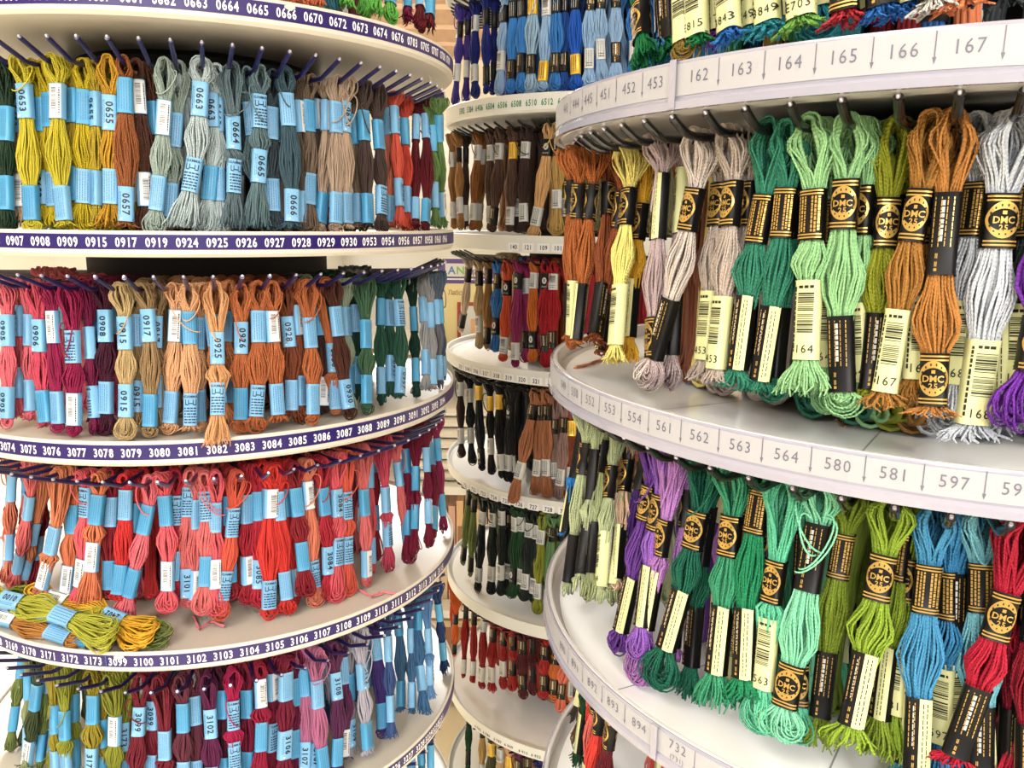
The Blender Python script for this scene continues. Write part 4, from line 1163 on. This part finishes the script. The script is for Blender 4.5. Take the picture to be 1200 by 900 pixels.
# ------------------------------------------------------------------ labels
ORD = ['first', 'second', 'third', 'fourth', 'fifth', 'sixth', 'seventh', 'eighth', 'ninth', 'tenth', 'eleventh', 'twelfth', 'thirteenth', 'fourteenth', 'fifteenth', 'sixteenth', 'seventeenth', 'eighteenth', 'nineteenth', 'twentieth']
GROUP = {t: 'skeins hanging in the ' + n for t, n in ROWNAME.items()}
byt = {}
for sk in SKEINS: byt.setdefault(sk[1], []).append(sk)
for t, L in byt.items():
    L.sort(key=lambda s: s[6])
    made = []
    for i, (e, _t, slot, color, U, Lb, px, pdeg) in enumerate(L):
        cn = color.replace('-', ' '); st = LABSTRIP[t]
        art = 'skein tucked behind' if slot >= 1 else 'front skein'
        if st:
            n, dd = min(NUM[st], key=lambda q: abs(q[1] - pdeg))
            where = ('below' if st == t else 'above') + ' number ' + n
            lab = '%s %s with %s lower band, %s' % (cn, art, BANDWORD[Lb[0]], where)
        else:
            lab = '%s %s with %s lower band, %s from left in %s' % (cn, art, BANDWORD[Lb[0]], ORD[min(i, 19)], ROWNAME[t])
        made.append(lab)
    for i, s in enumerate(L):
        same = [j for j, m in enumerate(made) if m == made[i]]; lab = made[i]
        if len(same) > 1:
            pos = ('left one', 'right one') if len(same) == 2 else ('left one', 'middle one', 'right one') if len(same) == 3 else tuple(ORD[k] + ' from left' for k in range(len(same)))
            lab += ', ' + pos[same.index(i)]
        if t in ('A4', 'A5', 'B2', 'B3') : lab += ', ' + ROWNAME[t] if len(lab.split()) < 14 else ''
        if len(lab.split()) > 16: lab = lab.replace(' lower band', ' band').replace('skein tucked behind', 'rear skein')
        if len(lab.split()) > 16: lab = lab.replace(' from left in ', ' in ')
        tag(s[0], lab, 'thread skein', GROUP[t])

# the deeper skeins on the pegs: more than could be told apart, one object
def deep_skeins():
    vcol = []; V = []; Fq = []; MI = []; off = 0
    variants = []
    for k in range(4):
        me, cx = bundle(900 + k, .14, .18, .38, .62, .82, .0078, .0050, .0088, .0092, 'loop', .02 * (k - 1.5), .003, .0013, .5, 8, .3)
        v = np.zeros(len(me.vertices) * 3, np.float32); me.vertices.foreach_get('co', v); f = np.zeros(len(me.loops), np.int32); me.loops.foreach_get('vertex_index', f)
        variants.append((v.reshape(-1, 3), f.reshape(-1, 4))); bpy.data.meshes.remove(me)
    g = random.Random(31)
    bandcol = dict(A=((120, 190, 230), (150, 205, 240), (225, 228, 230)), B=((20, 18, 18), (20, 18, 18), (225, 225, 170)), C=((20, 18, 20), (190, 190, 188), (20, 18, 20)))
    q = np.array([(x, y, z) for x in (-1, 1) for y in (-1, 1) for z in (-1, 1)], float); qf = np.array([(0, 1, 3, 2), (4, 6, 7, 5), (0, 4, 5, 1), (2, 3, 7, 6), (0, 2, 6, 4), (1, 5, 7, 3)])
    for t in byt:
        rk = t[0]; front = sorted((s[7], s[3]) for s in byt[t]); zp = peg_z(t); L = min(zp - floor_z(NEXT[t]) - .004, .150)
        for n in range(int(SPAN[rk][0] / 2.5), int(SPAN[rk][1] / 2.5)):
            deg = n * 2.5 + TRAYS[t][3]; col = min(front, key=lambda s: abs(s[0] - deg))[1]
            phi = math.radians(deg + g.uniform(-.8, .8)); r = RBEND[rk] - .070 - (.016 if n % 2 else 0)
            v, f = variants[g.randrange(4)]; v = v * np.array([1, 1, L / .14])
            tl = g.uniform(-.12, .12); ct, s_ = math.cos(tl), math.sin(tl); v = v @ np.array([[ct, 0, s_], [0, 1, 0], [-s_, 0, ct]])
            X = np.array([math.cos(phi), math.sin(phi), 0]); Y = np.array([-math.sin(phi), math.cos(phi), 0]); Z = np.array([0, 0, 1.0]); P = on(rk, phi, r, zp); B_ = np.stack([X, Y, Z])
            V.append(v @ B_ + P); Fq.append(f + off); off += len(v); c = (*tone(col), 1); vcol.append(np.tile(c, (len(v), 1)))
            for z0, hh in ((.28, .10), (.72, .10)):
                if rk == 'C' or g.random() < .8: continue
                w = (q * np.array([.0060, .0042, hh * L]) + np.array([0, 0, -L * z0])) @ np.array([[ct, 0, s_], [0, 1, 0], [-s_, 0, ct]])
                V.append(w @ B_ + P); Fq.append(qf + off); off += 8; vcol.append(np.tile((*lin(g.choice(bandcol[rk])), 1), (8, 1)))
    V = np.concatenate(V).astype(np.float32); Fq = np.concatenate(Fq).astype(np.int32); vcol = np.concatenate(vcol).astype(np.float32)
    me = bpy.data.meshes.new('deep_skeins'); n = len(Fq)
    me.vertices.add(len(V)); me.vertices.foreach_set('co', V.ravel()); me.loops.add(n * 4); me.loops.foreach_set('vertex_index', Fq.ravel())
    me.polygons.add(n); me.polygons.foreach_set('loop_start', np.arange(n, dtype=np.int32) * 4); me.polygons.foreach_set('loop_total', np.full(n, 4, np.int32))
    ca = me.color_attributes.new('thread_colour', 'FLOAT_COLOR', 'POINT'); ca.data.foreach_set('color', vcol.ravel())
    m = bpy.data.materials.new('deep_thread'); m.use_nodes = True; at = m.node_tree.nodes.new('ShaderNodeAttribute'); at.attribute_name = 'thread_colour'
    m.node_tree.links.new(at.outputs['Color'], m.node_tree.nodes['Principled BSDF'].inputs['Base Color']); m.node_tree.nodes['Principled BSDF'].inputs['Roughness'].default_value = .7
    me.materials.append(m); me.update()
    tag(link('deeper_thread_skeins', me), 'thread skeins deeper on the pegs, slivers behind the front ones', 'thread skeins', None, 'stuff')
deep_skeins()
